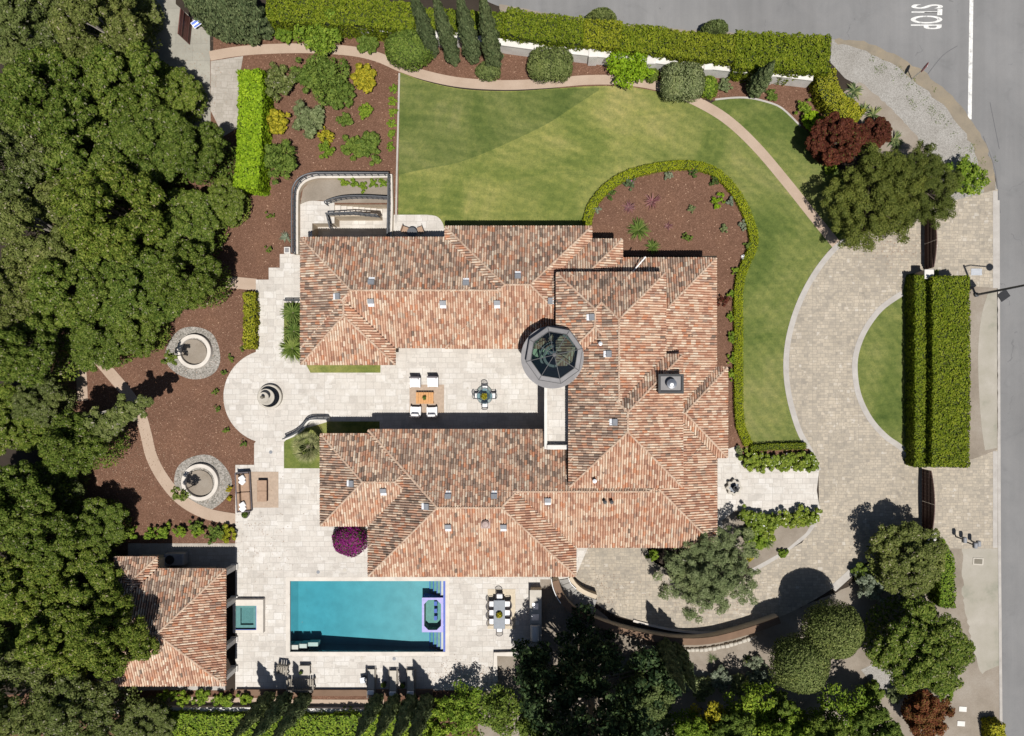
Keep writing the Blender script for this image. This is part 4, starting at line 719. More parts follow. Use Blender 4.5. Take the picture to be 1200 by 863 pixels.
# ------------------------------------------------------------------ furniture
def armchair(w=.78, d=.92):
    t = thing('armchair', 'x', 'armchair')
    MB().rbox(0, .02, w, d - .1, .12, .26, 0, 0, .02).build('frame', 'wicker', t)
    for sx in (-1, 1): MB().rbox(sx * (w / 2 - .05), .0, .10, d - .1, .26, .56, 0, 0, .02).build('armrest', 'white_cloth', t)
    for sx in (-1, 1):
        for sy in (-1, 1): MB().box(sx * (w / 2 - .09) - .03, sy * (d / 2 - .12) - .03, 0, sx * (w / 2 - .09) + .03, sy * (d / 2 - .12) + .03, .12).build('leg', 'dark_wood', t)
    MB().rbox(0, -.05, w - .2, d - .26, .26, .44, 0, 0, .04).build('seat', 'white_cloth', t); MB().rbox(0, d / 2 - .1, w, .12, .15, .84, 0, 0, .02).build('backrest', 'wicker', t); MB().rbox(0, d / 2 - .24, w - .2, .16, .44, .86, 0, 0, .05).build('back_cushion', 'white_cloth', t); return t
ac = armchair(); acl = 'white cushioned armchair on the courtyard rug, '
for k, (x, y, rz, lb) in enumerate(((488, 448, 0, 'back to north roof, nearer the palm'), (508.5, 447.5, 0, 'back to north roof, nearer the bistro table'), (488.5, 482.5, R(178), 'partly in roof shade, nearer the palm'), (507.5, 483, R(181), 'partly in roof shade, nearer the bistro table'))):
    if k == 0: ac.location = (*W(x, y), T0 + .012); ac['label'] = acl + lb; ac['group'] = 'white courtyard armchairs'
    else: dup(ac, (*W(x, y), T0 + .012), rz, acl + lb, 'white courtyard armchairs')
def rug(x0, y0, x1, y1, mat, label): (a, d), (b, c) = W(x0, y0), W(x1, y1); return tag(MB().box(a, c, T0 + .002, b, d, T0 + .012).build('rug', mat), label, 'rug')
rug(480, 451, 520.5, 484, 'rug', 'tan rug under the courtyard armchairs'); rug(293, 553, 326.5, 595, 'rug', 'tan rug under the sofa and fire table'); rug(571.5, 690.5, 604, 737, 'jute', 'pale straw rug under the outdoor dining table')
x, y = W(499, 466.5); t = thing('coffee_table', 'orange teak slatted coffee table on the courtyard rug', 'table', (x, y, T0 + .012)); m = MB()
for k in range(7): m.box(-.66 + .189 * k, -.43, .38, -.66 + .189 * k + .175, .43, .42)
m.build('tabletop', 'teak', t)
for sx in (-1, 1):
    for sy in (-1, 1): MB().box(sx * .6 - .04, sy * .37 - .04, 0, sx * .6 + .04, sy * .37 + .04, .38).build('leg', 'teak', t)
def pot(name, label, x, y, z, r, h, mat, leaf, pr, lab='pot'):
    t = thing(name, label, lab, (x, y, z)); MB().lathe([(r * .7, 0), (r, h * .9), (r * 1.06, h), (r * .9, h), (r * .86, h * .85), (0, h * .84)], 20).build('pot', mat, t); n_ = 160; d = RNG.normal(size=(n_, 3)); d[:, 2] = abs(d[:, 2]); d /= np.linalg.norm(d, axis=1, keepdims=True); MB().leaves(d * pr * RNG.uniform(.5, 1, (n_, 1)) + [0, 0, h], d + RNG.normal(size=(n_, 3)) * .5, pr * .3).build('foliage', leaf, t); return t
pot('potted_plant', 'small potted plant on the orange teak coffee table', x, y + .02, T0 + .432, .13, .16, 'sign_white', 'shrub_leaf', .17)
# bistro set
bx, by = W(569, 464.5); t = thing('bistro_table', 'round glass topped bistro table with dark ring in the courtyard', 'table', (bx, by, T0)); MB().lathe([(.56, .70), (.60, .70), (.60, .73), (.56, .73)], 40, closed=True).lathe([(.05, 0), (.05, .7)], 10).lathe([(.3, 0), (.3, .03), (0, .05)], 20).build('frame', 'grey_iron', t); MB().lathe([(0, .705), (.56, .705), (.56, .725), (0, .725)], 40).build('glass_top', 'table_glass', t)
pot('flower_bowl', 'gold flowering bowl on the glass bistro table', bx - .02, by, T0 + .725, .2, .14, 'grey_iron', 'gold_leaf', .27, 'plant bowl')
def chair(w, d, seatm, framem):
    t = thing('dining_chair', 'x', 'chair'); MB().rbox(0, 0, w, d, .40, .44, 0, 0, .015).build('seat_frame', framem, t); MB().rbox(0, -.02, w - .06, d - .08, .44, .52, 0, 0, .03).build('seat', seatm, t)
    for sx in (-1, 1):
        for sy in (-1, 1): MB().box(sx * (w / 2 - .04) - .022, sy * (d / 2 - .04) - .022, 0, sx * (w / 2 - .04) + .022, sy * (d / 2 - .04) + .022, .40).build('leg', framem, t)
        MB().tube([(sx * (w / 2), d / 2 - .05, .62), (sx * (w / 2 + .01), -.05, .64), (sx * (w / 2), -d / 2 + .08, .44)], .022, 6).build('armrest', framem, t)
    m = MB(); m.tube([(-w / 2, d / 2 - .03, .44), (-w / 2, d / 2 + .03, .80), (-w / 4, d / 2 + .10, .86), (0, d / 2 + .12, .87), (w / 4, d / 2 + .10, .86), (w / 2, d / 2 + .03, .80), (w / 2, d / 2 - .03, .44)], .026, 6)
    for k in range(-3, 4): m.tube([(k * w / 8, d / 2 - .01, .44), (k * w / 8, d / 2 + .09, .84)], .012, 4)
    m.build('backrest', framem, t); return t
bc = chair(.44, .44, 'white_cloth', 'grey_iron')
for k, (dx, dy, rz, lb) in enumerate(((0, .62, 0, 'on the side of the north wing'), (0, -.66, R(180), 'on the side of the south wing'), (-.58, .04, R(90), 'on the side of the lounge rug'), (.60, .04, R(-90), 'on the side of the glass tower'))):
    lb = 'grey iron bistro chair with white seat, ' + lb
    if k == 0: bc.location = (bx + dx, by + dy, T0); bc['label'] = lb; bc['group'] = 'chairs round the bistro table'; bc.name = 'bistro_chair'
    else: dup(bc, (bx + dx, by + dy, T0), rz, lb, 'chairs round the bistro table')
# dining set
dx_, dy_ = W(586, 716.5); t = thing('dining_table', 'long slate grey outdoor dining table on the straw rug', 'table', (dx_, dy_, T0 + .012)); MB().rbox(0, 0, .86, 2.15, .70, .75, 0, 0, .015).build('tabletop', 'slate_top', t)
for sx in (-1, 1):
    for sy in (-1, 1): MB().box(sx * .36 - .04, sy * 1.0 - .04, 0, sx * .36 + .04, sy * 1.0 + .04, .70).build('leg', 'grey_iron', t)
pot('fruit_bowl', 'round bowl of yellow green fruit on the dining table', dx_, dy_ + .02, T0 + .762, .24, .12, 'black_metal', 'gold_leaf', .26, 'bowl')
dc = chair(.48, .50, 'white_cloth', 'wicker'); i = 0
for sx, nm in ((-1, 'pool side'), (1, 'kitchen side')):
    for k, wh in ((1, 'nearest the house'), (0, 'at the middle'), (-1, 'nearest the lower terrace')):
        lb = f'wicker dining chair with white seat on the {nm}, {wh}'; loc = (dx_ + sx * .58, dy_ + .66 * k + .06, T0 + .012); rz = R(90) if sx < 0 else R(-90)
        if i == 0: dc.location = loc; dc.rotation_euler = (0, 0, rz); dc['label'] = lb; dc['group'] = 'white seated dining chairs'
        else: dup(dc, loc, rz, lb, 'white seated dining chairs')
        i += 1
dup(dc, (dx_, dy_ + 1.26, T0 + .012), 0, 'wicker dining chair at the table head facing away from house', 'white seated dining chairs'); dup(dc, (dx_, dy_ - 1.2, T0 + .012), R(180), 'wicker dining chair at the table foot facing the house', 'white seated dining chairs')
# outdoor kitchen
kx, ky = W(628, 718); t = thing('outdoor_kitchen', 'long outdoor kitchen counter with sink and grill beside the dining table', 'outdoor kitchen', (kx, ky, T0))
MB().box(-.40, -1.95, 0, .40, 1.95, .86).build('cabinet', 'stucco', t); MB().box(-.44, -1.98, .86, .44, 1.98, .92).build('worktop', 'stone', t); MB().box(-.2, .55, .921, .2, 1.0, .94).build('sink', 'steel', t); MB().tube([(.1, 1.05, .92), (.1, 1.05, 1.2), (.1, .85, 1.22), (.1, .82, 1.12)], .02, 6).build('tap', 'steel', t); MB().box(-.3, -.28, .921, .25, .18, .96).build('side_burner', 'steel', t)
g = MB().box(-.40, -1.7, .92, .30, -.55, 1.12).build('grill', 'steel', t); MB().lathe([(.0, 0), (.33, 0), (.33, 1.13), (0, 1.13)], 16).build('grill_hood', 'white_plaster', g); g.children[0].rotation_euler = (R(90), 0, 0); g.children[0].location = (-.05, -.56, 1.12)
# fire lounge
sx0, sy0 = W(288.5, 575.5); t = thing('outdoor_sofa', 'long brown cushioned outdoor sofa with dark frame and white pillows', 'sofa', (sx0, sy0, T0), R(3))
MB().rbox(0, 0, .95, 3.0, .10, .26, 0, 0, .02).build('frame', 'wicker', t); MB().rbox(-.44, 0, .10, 3.0, .26, .72, 0, 0, .02).build('backrest', 'wicker', t)
for s_ in (-1, 1): MB().rbox(.02, s_ * 1.46, .9, .10, .26, .58, 0, 0, .02).build('armrest', 'wicker', t)
for s_ in (-1, 1): MB().rbox(.10, s_ * .70, .66, 1.36, .26, .44, 0, 0, .05).build('seat_cushion', 'tan_cloth', t); MB().rbox(-.31, s_ * .70, .18, 1.34, .44, .76, 0, 0, .05).build('back_cushion', 'tan_cloth', t)
for k, (yy, a) in enumerate(((1.05, 40), (.80, 55), (-.95, 35), (-1.22, 50))):
    X, Y = sx0 - .02 + .02 * k, sy0 + yy; o = MB().rbox(0, 0, .42, .42, -.07, .07, 0, 0, .06).build('throw_pillow', 'white_cloth'); o.location = (X, Y, T0 + .66); o.rotation_euler = (R(24), R(30), R(a)); tag(o, ('white throw pillow at the sofa end toward the fan palm, outer one', 'white throw pillow at the sofa end toward the fan palm, inner one', 'white throw pillow at the sofa end by the pot, inner one', 'white throw pillow at the sofa end by the pot, outer one')[k], 'pillow', 'white sofa pillows')
t = thing('fire_table', 'low brown rectangular fire table on the tan rug', 'table', (*W(309.5, 574.5), T0 + .012)); MB().rbox(0, 0, .66, 1.60, 0, .36, 0, 0, .01).build('base', 'dark_wood', t); MB().rbox(0, .406, .72, .80, .36, .42, 0, 0, .015).rbox(0, -.406, .72, .80, .36, .42, 0, 0, .015).build('tabletop', 'tan_cloth', t)
pot('potted_plant', 'round dark pot with green plant at the sofa end', *W(290, 602), T0, .28, .4, 'wicker', 'shrub_leaf', .26)
# pool deck seats
def slat_seat(name, label, cat, x, y, rz, L, D, back, mat='grey_wood', cush=True):
    t = thing(name, label, cat, (*W(x, y), T0), rz); m = MB(); k = int(L / .17)
    for i in range(k): m.box(-L / 2 + L * i / k, -D / 2, .38, -L / 2 + L * (i + .72) / k, D / 2, .42)
    m.build('seat', mat, t); m = MB(); k2 = max(3, int(back / .14))
    for i in range(k): m.box(-L / 2 + L * i / k, D / 2 - .02, .42, -L / 2 + L * (i + .72) / k, D / 2 + .04, .42 + back)
    m.box(-L / 2, D / 2 - .05, .42 + back - .06, L / 2, D / 2 + .07, .42 + back); m.build('backrest', mat, t)
    for s_ in (-1, 1):
        MB().box(s_ * L / 2 - .05, -D / 2, .58, s_ * L / 2 + .05, D / 2, .64).build('armrest', mat, t)
        for q in (-1, 1): MB().box(s_ * (L / 2) - .04, q * (D / 2 - .05) - .04, 0, s_ * (L / 2) + .04, q * (D / 2 - .05) + .04, .58).build('leg', mat, t)
    return t
slat_seat('garden_sofa', 'wide slatted grey wood garden sofa at the lower terrace edge', 'sofa', 355, 799, R(180), 1.95, .75, .4); slat_seat('garden_chair', 'slatted grey wood garden chair turned toward the pool house', 'chair', 334, 782, R(-6), .72, .72, .4)
t = thing('side_table', 'square pale garden table with dark bowl near slatted sofa', 'table', (*W(359, 783), T0)); MB().rbox(0, 0, .84, .72, .40, .45, 0, 0, .01).build('tabletop', 'stone', t)
for s_ in (-1, 1):
    for q in (-1, 1): MB().box(s_ * .36 - .04, q * .3 - .04, 0, s_ * .36 + .04, q * .3 + .04, .4).build('leg', 'grey_wood', t)
pot('succulent_bowl', 'dark succulent bowl on the square garden table', *W(356, 784.5), T0 + .45, .15, .13, 'black_metal', 'shrub_leaf', .14, 'plant bowl')
t = thing('sun_lounger', 'x', 'sun lounger'); m = MB()
for k in range(4): m.box(-.27 + .14 * k, -.98, .30, -.27 + .14 * k + .115, .45, .34)
m.build('slatted_bed', 'grey_wood', t)
for s_ in (-1, 1):
    MB().box(s_ * .31 - .025, -1.0, .24, s_ * .31 + .025, 1.0, .33).build('side_rail', 'grey_wood', t)
    for q in (-.85, .85): MB().box(s_ * .31 - .03, q - .03, 0, s_ * .31 + .03, q + .03, .24).build('leg', 'grey_wood', t)
bk = Matrix.Translation((0, -.40, .34)) @ Matrix.Rotation(R(24), 4, 'X') @ Matrix.Rotation(R(180), 4, 'Z'); m = MB()
MB().box(-.25, -.55, .345, .25, .97, .40).build('mattress', 'stone', t); m = MB().rbox(0, 0, .5, .34, .50, .62, 0, 0, .04); o = m.build('head_pillow', 'white_cloth', t); o.location = (0, -.72, -.02)
m = MB()
for k in range(4): m.box(-.27 + .14 * k, 0, 0, -.27 + .14 * k + .115, .62, .03)
o = m.build('backrest', 'grey_wood', t); o.location = (0, -.52, .42); o.rotation_euler = (R(-155), 0, 0); o.scale = (1, 1, 1)
o.rotation_euler = (R(20), 0, R(180)); 
for k, (x, y, lb) in enumerate(((436.5, 797, 'slatted sun lounger with pale pad next to the little side table'), (462, 798.5, 'slatted sun lounger with pale pad, middle of the three'), (482.5, 798, 'slatted sun lounger with pale pad next to the leafy shade'))):
    if k == 0: t.location = (*W(x, y), T0); t['label'] = lb; t['group'] = 'sun loungers on the pool deck'
    else: dup(t, (*W(x, y), T0), 0, lb, 'sun loungers on the pool deck')
for x, y, lb in ((451, 800, 'dark round pot between first and middle sun lounger'), (473, 801, 'dark round pot between middle and last sun lounger')): pot('lounger_pot', lb, *W(x, y), T0, .2, .42, 'black_metal', 'shrub_leaf', .2)
t = thing('drinks_table', 'little grey square drinks table standing before the sun loungers', 'table', (*W(427, 794.5), T0)); MB().rbox(0, 0, .42, .42, .42, .46, R(8), 0, .01).build('tabletop', 'zinc', t); MB().lathe([(.03, .03), (.03, .42)], 8).lathe([(.2, 0), (.2, .03), (0, .035)], 16).build('pedestal', 'grey_iron', t)
t = thing('breakfast_table', 'small round iron table by the north wing wall', 'table', (*W(485, 275), T0)); MB().lathe([(0, .7), (.38, .7), (.38, .74), (0, .74)], 28).build('tabletop', 'grey_iron', t); MB().lathe([(.04, 0), (.04, .7)], 8).build('pedestal', 'grey_iron', t)
for k, (x, rz, lb) in enumerate(((476, R(70), 'tan folding chair beside round iron table, toward the sunken court'), (494, R(-70), 'tan folding chair beside round iron table, toward the lawn'))):
    t = thing('folding_chair', lb, 'chair', (*W(x, 271), T0), rz, 'folding chairs on the breakfast terrace'); MB().rbox(0, 0, .46, .44, .42, .45).build('seat', 'tan_cloth', t); MB().box(-.23, .19, .45, .23, .22, .85).build('backrest', 'tan_cloth', t)
    for s_ in (-1, 1): MB().tube([(s_ * .2, -.2, 0), (s_ * .2, .2, .43)], .018, 5).tube([(s_ * .2, .2, 0), (s_ * .2, -.2, .43)], .018, 5).build('leg', 'grey_iron', t)
t = thing('path_light', 'small white spotlight at the edge of the round bed', 'garden light', (*W(871, 303), 0)); MB().rbox(0, 0, .3, .5, .0, .22, R(20), 0, .05).build('housing', 'sign_white', t); MB().box(-.03, -.03, 0, .03, .03, .1).build('stake', 'steel', t)
# ------------------------------------------------------------------ vegetation
def sph(n, rng=RNG):
    d = rng.normal(size=(n, 3)); return d / np.linalg.norm(d, axis=1, keepdims=True)
def crown(mb, c, rx, rz, nclump, per, leaf, rng, cr=(.17, .27), flat=.0, shell=(.55, 1.0), low=-.25, dirup=None, mi=0, lobes=5):
    """leaf clumps spread through an uneven dome; leaves face outward from their clump"""
    ph = rng.uniform(0, 6.28, 4); out = []
    tries = 0
    while len(out) < nclump and tries < nclump * 30:
        tries += 1; d = sph(1, rng)[0]
        if d[2] < low: continue
        az = math.atan2(d[1], d[0]); k = 1 + .13 * math.sin(lobes * az + ph[0]) + .10 * math.sin(2 * az + ph[1]) + .07 * math.sin((lobes + 4) * az + ph[2])
        s_ = rng.uniform(*shell) * k; p = np.array([d[0] * rx * s_, d[1] * rx * s_, d[2] * rz * s_]); q = rng.uniform(*cr) * rx
        if any(np.linalg.norm((p - o)[:2]) < .88 * min(q, oq) and abs(p[2] - o[2]) < q for o, oq in out): continue
        out.append((p, q))
    for p, q in out:
        n_ = int(per * (q / (rx * sum(cr) / 2)) ** 2); d = sph(n_, rng); d[:, 2] = np.where(d[:, 2] < -.35, -d[:, 2], d[:, 2])
        rr = q * rng.uniform(.25, 1, (n_, 1)) ** .45 * (1 + .18 * np.sin(d[:, :1] * 7 + p[0] * 9) * np.sin(d[:, 1:2] * 6 + p[1] * 7)); pos = p + d * rr * [1, 1, .8]
        nr = d + np.array([0, 0, .28]) + rng.normal(size=(n_, 3)) * .34
        mb.leaves(pos + c, nr, leaf, mi, .55, rng=rng)
    return out
def lobed(mb, c, nl, rz, per, leaf, rng, cr=(.10, .165), mi=0):
    """a crown of several rounded boughs, each carrying its own leaf clumps"""
    L = [(np.array([rng.uniform(-.12, .12), rng.uniform(-.12, .12), rz * .62]), .40)]; tries = 0
    while len(L) < nl and tries < 900:
        tries += 1; a = rng.uniform(0, 6.283); rr = rng.uniform(.42, .74); q = rng.uniform(.27, .42); p = np.array([rr * math.cos(a), rr * math.sin(a), rz * (rng.uniform(-.12, .55) * (1.15 - rr))])
        if all(np.linalg.norm((p - o)[:2]) > .72 * (q + oq) * .86 for o, oq in L): L.append((p, q))
    out = []
    for i, (p, q) in enumerate(L):
        k = 0
        for _ in range(170):
            d = sph(1, rng)[0]
            if d[2] < -.15: continue
            e = p + d * q * rng.uniform(.72, 1.02) * np.array([1, 1, .85]); s_ = rng.uniform(*cr)
            if any(j != i and np.linalg.norm((e - o) / [1, 1, .85]) < .80 * oq for j, (o, oq) in enumerate(L)): continue
            if any(np.linalg.norm(e - o) < .86 * (s_ + oq) * .62 for o, oq in out): continue
            out.append((e, s_)); k += 1
            if k > 17: break
    for p, q in out:
        n_ = int(per * (q / .13) ** 2); d = sph(n_, rng); d[:, 2] = np.where(d[:, 2] < -.3, -d[:, 2], d[:, 2]); rr = q * rng.uniform(.2, 1, (n_, 1)) ** .42; mb.leaves(p + d * rr * [1, 1, .8] + c, d + np.array([0, 0, .28]) + rng.normal(size=(n_, 3)) * .34, leaf, mi, .55, rng=rng)
    for p, q in L:
        n_ = 420; d = sph(n_, rng); mb.leaves(p + d * q * .66 * rng.uniform(.5, 1, (n_, 1)) + c, d + rng.normal(size=(n_, 3)) * .5, leaf * 1.7, mi, .7, rng=rng)
    return out
def limbs(mb, outs, c, zb, r0, rng, mi=0, n=9):
    pts = sorted(outs, key=lambda o: -o[1])[:n]; fork = np.array([0, 0, zb + (c[2] - zb) * .42])
    mb.tube([(0, 0, zb - .05), (.02, .01, zb + (fork[2] - zb) * .5), tuple(fork)], [r0 * 1.35, r0, r0 * .85], 9, mi)
    for p, q in pts:
        e = np.array(c) + p * .82; mid = (fork + e) / 2 + np.array([rng.uniform(-.08, .08), rng.uniform(-.08, .08), .06]) * np.linalg.norm(e - fork); mb.tube([tuple(fork), tuple(mid), tuple(e)], [r0 * .55, r0 * .34, r0 * .10], 6, mi)
def tree_proto(kind, leaf, seed, n=58, per=240, lf=.036, rz=.74, cz=1.15, r0=.06, cr=(.15, .25), bark='bark', nl=0, **kw):
    rng = np.random.default_rng(seed); t = thing(kind, 'x', 'tree'); m = MB(); o = lobed(m, np.array([0, 0, cz]), nl, rz, per, lf, rng) if nl else crown(m, np.array([0, 0, cz]), 1.0, rz, n, per, lf, rng, cr, **kw); nf = 2600; q_ = np.sqrt(rng.uniform(0, 1, nf)) * .86; a_ = rng.uniform(0, 6.283, nf); m.leaves(np.stack([q_ * np.cos(a_), q_ * np.sin(a_), cz - rz * rng.uniform(.5, .95, nf)], 1), np.tile([0, 0, 1.], (nf, 1)) + rng.normal(size=(nf, 3)) * .6, lf * 1.3, 0, .6, rng=rng); cr_ = m.build('crown', leaf, t)
    k = MB(); limbs(k, o, (0, 0, cz), 0, r0, rng, 0, 12); k.build('trunk', bark, t); return t
used = set()
def place(proto, x, y, r, label, h=None, group=None, rz=None, squash=1.0, cz=1.15):
    """crown seen at pixel x, y with radius r pixels"""
    Rm = r * S; 
    for _ in range(4): hc = Rm * cz * squash; Rm = r * S * (1 - hc / H)
    X, Y = W(x, y, hc); rz = random.uniform(0, 6.28) if rz is None else rz
    if proto.name not in used:
        used.add(proto.name); proto.location = (X, Y, 0); proto.scale = (Rm, Rm, Rm * squash); proto.rotation_euler = (0, 0, rz); proto['label'] = label
        if group: proto['group'] = group
        return proto
    return dup(proto, (X, Y, 0), rz, label, group, (Rm, Rm, Rm * squash))
OAK = [tree_proto('oak_tree', 'oak_leaf', 20 + k, 58, 230, .027, rz=.85, nl=9 + k % 3) for k in range(5)]
GRY = [tree_proto('oak_tree', 'greyoak_leaf', 40 + k, 66, 210, .027, rz=.8, nl=10 + k, bark='pale_bark') for k in range(2)]
G = 'live oaks of the grove'
oaks = [(40, 38, 54, 1, 'greenish grey oak in the extreme top corner of the grove'), (118, 30, 50, 1, 'olive grey oak at the top edge, one crown in from the corner'), (160, 15, 30, 1, 'smaller grey oak at the top edge above the side gate shade'),
 (62, 118, 58, 0, 'broad oak level with the service pad, outermost toward the picture edge'), (146, 92, 52, 0, 'green oak below the grey oaks, beside the service pad shadow'), (203, 112, 36, 0, 'bright oak crown overhanging the service pad shadow'),
 (18, 190, 52, 1, 'oak level with lime hedge, cut by the picture edge'), (102, 188, 56, 0, 'wide oak level with lime hedge, deep in the grove'), (178, 172, 50, 0, 'oak two crowns in from the lime hedge'), (234, 178, 36, 0, 'oak crown shading the foot of the lime hedge'), (262, 238, 30, 0, 'small oak crown reaching out toward the sunken court'),
 (48, 268, 55, 1, 'grove oak level with north wing roof, by the picture edge'), (136, 252, 58, 0, 'large grove oak level with north wing roof, in the middle'), (216, 268, 46, 0, 'oak over the stepping path near the north wing'), (14, 345, 46, 1, 'oak cut by the picture edge above the dark gap'), (85, 338, 52, 0, 'oak above the dark gap of the straight shaded path'), (160, 335, 54, 0, 'big oak north of the upper stone planter ring'), (222, 326, 38, 0, 'oak on the mulch nearest the small lime hedge'), (118, 396, 40, 0, 'oak overhanging the start of the curved path'), (160, 386, 33, 0, 'oak touching the gravel of the upper planter ring'), (36, 410, 46, 0, 'oak beside the shaded path, near the picture edge'),
 (12, 492, 44, 0, 'oak by picture edge level with the round terrace'), (48, 470, 30, 1, 'smaller oak filling the gap by the shaded path'), (20, 590, 52, 0, 'oak by picture edge level with the lower planter ring'), (70, 566, 30, 1, 'grey thin oak in the shade west of curved path'), (62, 630, 40, 0, 'oak in deep shade uphill of the pool house'), (28, 675, 50, 0, 'oak by picture edge level with pool house ridge'), (105, 690, 46, 0, 'oak overhanging the back corner of the pool house roof'), (92, 520, 40, 0, 'oak in the shade between picture edge and curved path'), (112, 618, 36, 0, 'oak uphill of the pool house beside the bed of small shrubs'), (70, 748, 54, 0, 'wide oak behind the pool house'), (140, 745, 48, 0, 'oak spread over the pool house roof'), (6, 738, 34, 0, 'oak by picture edge level with the pool house middle'), (24, 810, 54, 1, 'grey green oak in the bottom corner of the picture'), (100, 832, 48, 1, 'grey green oak at the bottom edge below pool house'), (168, 852, 34, 1, 'grey green oak beside the bright bottom hedge')]
for i, (x, y, r, gk, lb) in enumerate(oaks): place((GRY if gk else OAK)[i % (2 if gk else 5)], x, y, r, lb, None, G, squash=1.08 + .38 * math.sin(i * 2.3))
# the leaning oak by the curved path, and the pale limbs
rng = np.random.default_rng(5); t = thing('leaning_oak', 'leaning oak with bare pale limbs beside the curved tan path', 'tree', (*W(96, 492, 0), 0)); m = MB(); k = MB()
ends = []
for (x, y, q) in ((150, 478, 14), (165, 478, 10), (134, 492, 14), (118, 500, 15), (108, 488, 12), (126, 508, 9), (142, 486, 11), (104, 512, 10), (170, 470, 8)):
    X, Y = W(x, y, 4.6); c = np.array([X - t.location.x, Y - t.location.y, 4.6]); crown(m, c, q * S * .95, q * S * .6, 9, 130, .12, rng, (.3, .45)); ends.append(c)
k.tube([(0, 0, 0), (.6, 0, 1.6), (1.0, -.1, 3.0)], [.3, .24, .17], 8)
for c in ends: k.tube([(1.0, -.1, 3.0), tuple((np.array([1., -.1, 3.0]) + c) / 2 + [0, 0, .55]), tuple(c + [0, 0, .25])], [.13, .09, .03], 6)
m.build('crown', 'greyoak_leaf', t); k.build('trunk', 'pale_bark', t)
# other big trees
DK = [tree_proto('conifer_tree', 'darkconifer_leaf', 60 + k, 200, 240, .018, rz=.62, cz=.95, cr=(.085, .145), shell=(.5, 1.0)) for k in range(2)]
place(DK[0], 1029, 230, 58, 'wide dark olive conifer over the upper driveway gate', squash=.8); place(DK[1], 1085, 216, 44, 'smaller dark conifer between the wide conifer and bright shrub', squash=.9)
def tall_tree(name, label, bx, by, h, rx, leaf, seed, n=150, per=230, lf=.17, z0=1.2):
    rng = np.random.default_rng(seed); X, Y = W(bx, by); t = thing(name, label, 'tree', (X, Y, 0)); m = MB(); k = MB(); k.tube([(0, 0, 0), (0, 0, h * .5), (0, 0, h * .93)], [.42, .28, .05], 9)
    for i in range(n):
        u = rng.uniform(0, 1) ** 1.25; z = z0 + (h - z0) * u; a = rng.uniform(0, 6.283); rr = rx * (1 - u) ** .6 * (1 + .16 * math.sin(3 * a + 1) + .1 * math.sin(5 * a)) * rng.uniform(.62, 1.0); q = rng.uniform(.55, 1.05) * (1 - .45 * u); c = np.array([rr * math.cos(a), rr * math.sin(a), z]); n_ = int(per * q * q); d = sph(n_, rng); pos = c + d * q * rng.uniform(.25, 1, (n_, 1)) ** .45 * [1, 1, .62]
        m.leaves(pos, d + np.array([0, 0, .25]) + rng.normal(size=(n_, 3)) * .36, lf, 0, .55, rng=rng)
        if i % 4 == 0: k.tube([(0, 0, z - .5), tuple(c * [.9, .9, 1])], [.09, .03], 5)
    m.build('crown', leaf, t); k.build('trunk', 'bark', t); return t
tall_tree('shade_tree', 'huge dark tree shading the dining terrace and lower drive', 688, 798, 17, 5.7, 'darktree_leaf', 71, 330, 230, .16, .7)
place(tree_proto('bluish_conifer', 'topiary_leaf', 72, 60, 230, .04, rz=.7), 752, 826, 34, 'blue green tree at the bottom edge beside the huge dark tree', squash=.9)
OLV = tree_proto('olive_tree', 'olive_leaf', 73, 270, 190, .018, rz=.6, cz=.95, r0=.045, cr=(.07, .13), shell=(.35, 1.08), bark='pale_bark'); place(OLV, 835, 669, 54, 'silvery green olive tree leaning over the paved drive by the garage', squash=.85)
place(tree_proto('evergreen_tree', 'greyoak_leaf', 75, 80, 160, .030, rz=.65, nl=11), 1062, 658, 44, 'grey green evergreen tree beside the pale gate pier', squash=.9)
place(OAK[1], 1075, 757, 58, 'dark spreading oak beside the roadside dirt', squash=.85)
RED = tree_proto('plum_tree', 'plum_leaf', 76, 52, 150, .040, rz=.6, nl=9); place(RED, 979, 163, 31, 'dark red plum tree beside the yellow hedge'); place(RED, 1026, 157, 19, 'small dark red plum tree amid spiky plants'); place(tree_proto('plum_tree', 'rust_leaf', 77, 52, 210, .044, rz=.6), 1086, 838, 27, 'rust red plum tree at the bottom edge')
LEAFY = tree_proto('leafy_tree', 'bright_leaf', 79, 60, 150, .034, rz=.8, cz=1.5, nl=10); LB = tree_proto('leafy_tree', 'shrub_leaf', 80, 60, 150, .034, rz=.8, cz=1.5, nl=10)
for k, (x, y, r, p, lb) in enumerate(((808, 876, 36, 0, 'leafy tree cut by the bottom edge beside the blue green tree'), (860, 872, 34, 1, 'dark leafy tree cut by the bottom edge below the two thin cypresses'), (912, 876, 36, 0, 'leafy tree cut by the bottom edge below the clipped dome topiaries'), (966, 872, 34, 1, 'dark leafy tree cut by the bottom edge below the broad leafy shrub'), (1030, 858, 30, 1, 'dark leafy tree beside the rust red plum'))): place(LB if p else LEAFY, x, y, r, lb, None, 'leafy trees along the bottom edge', squash=1.25, cz=1.5)
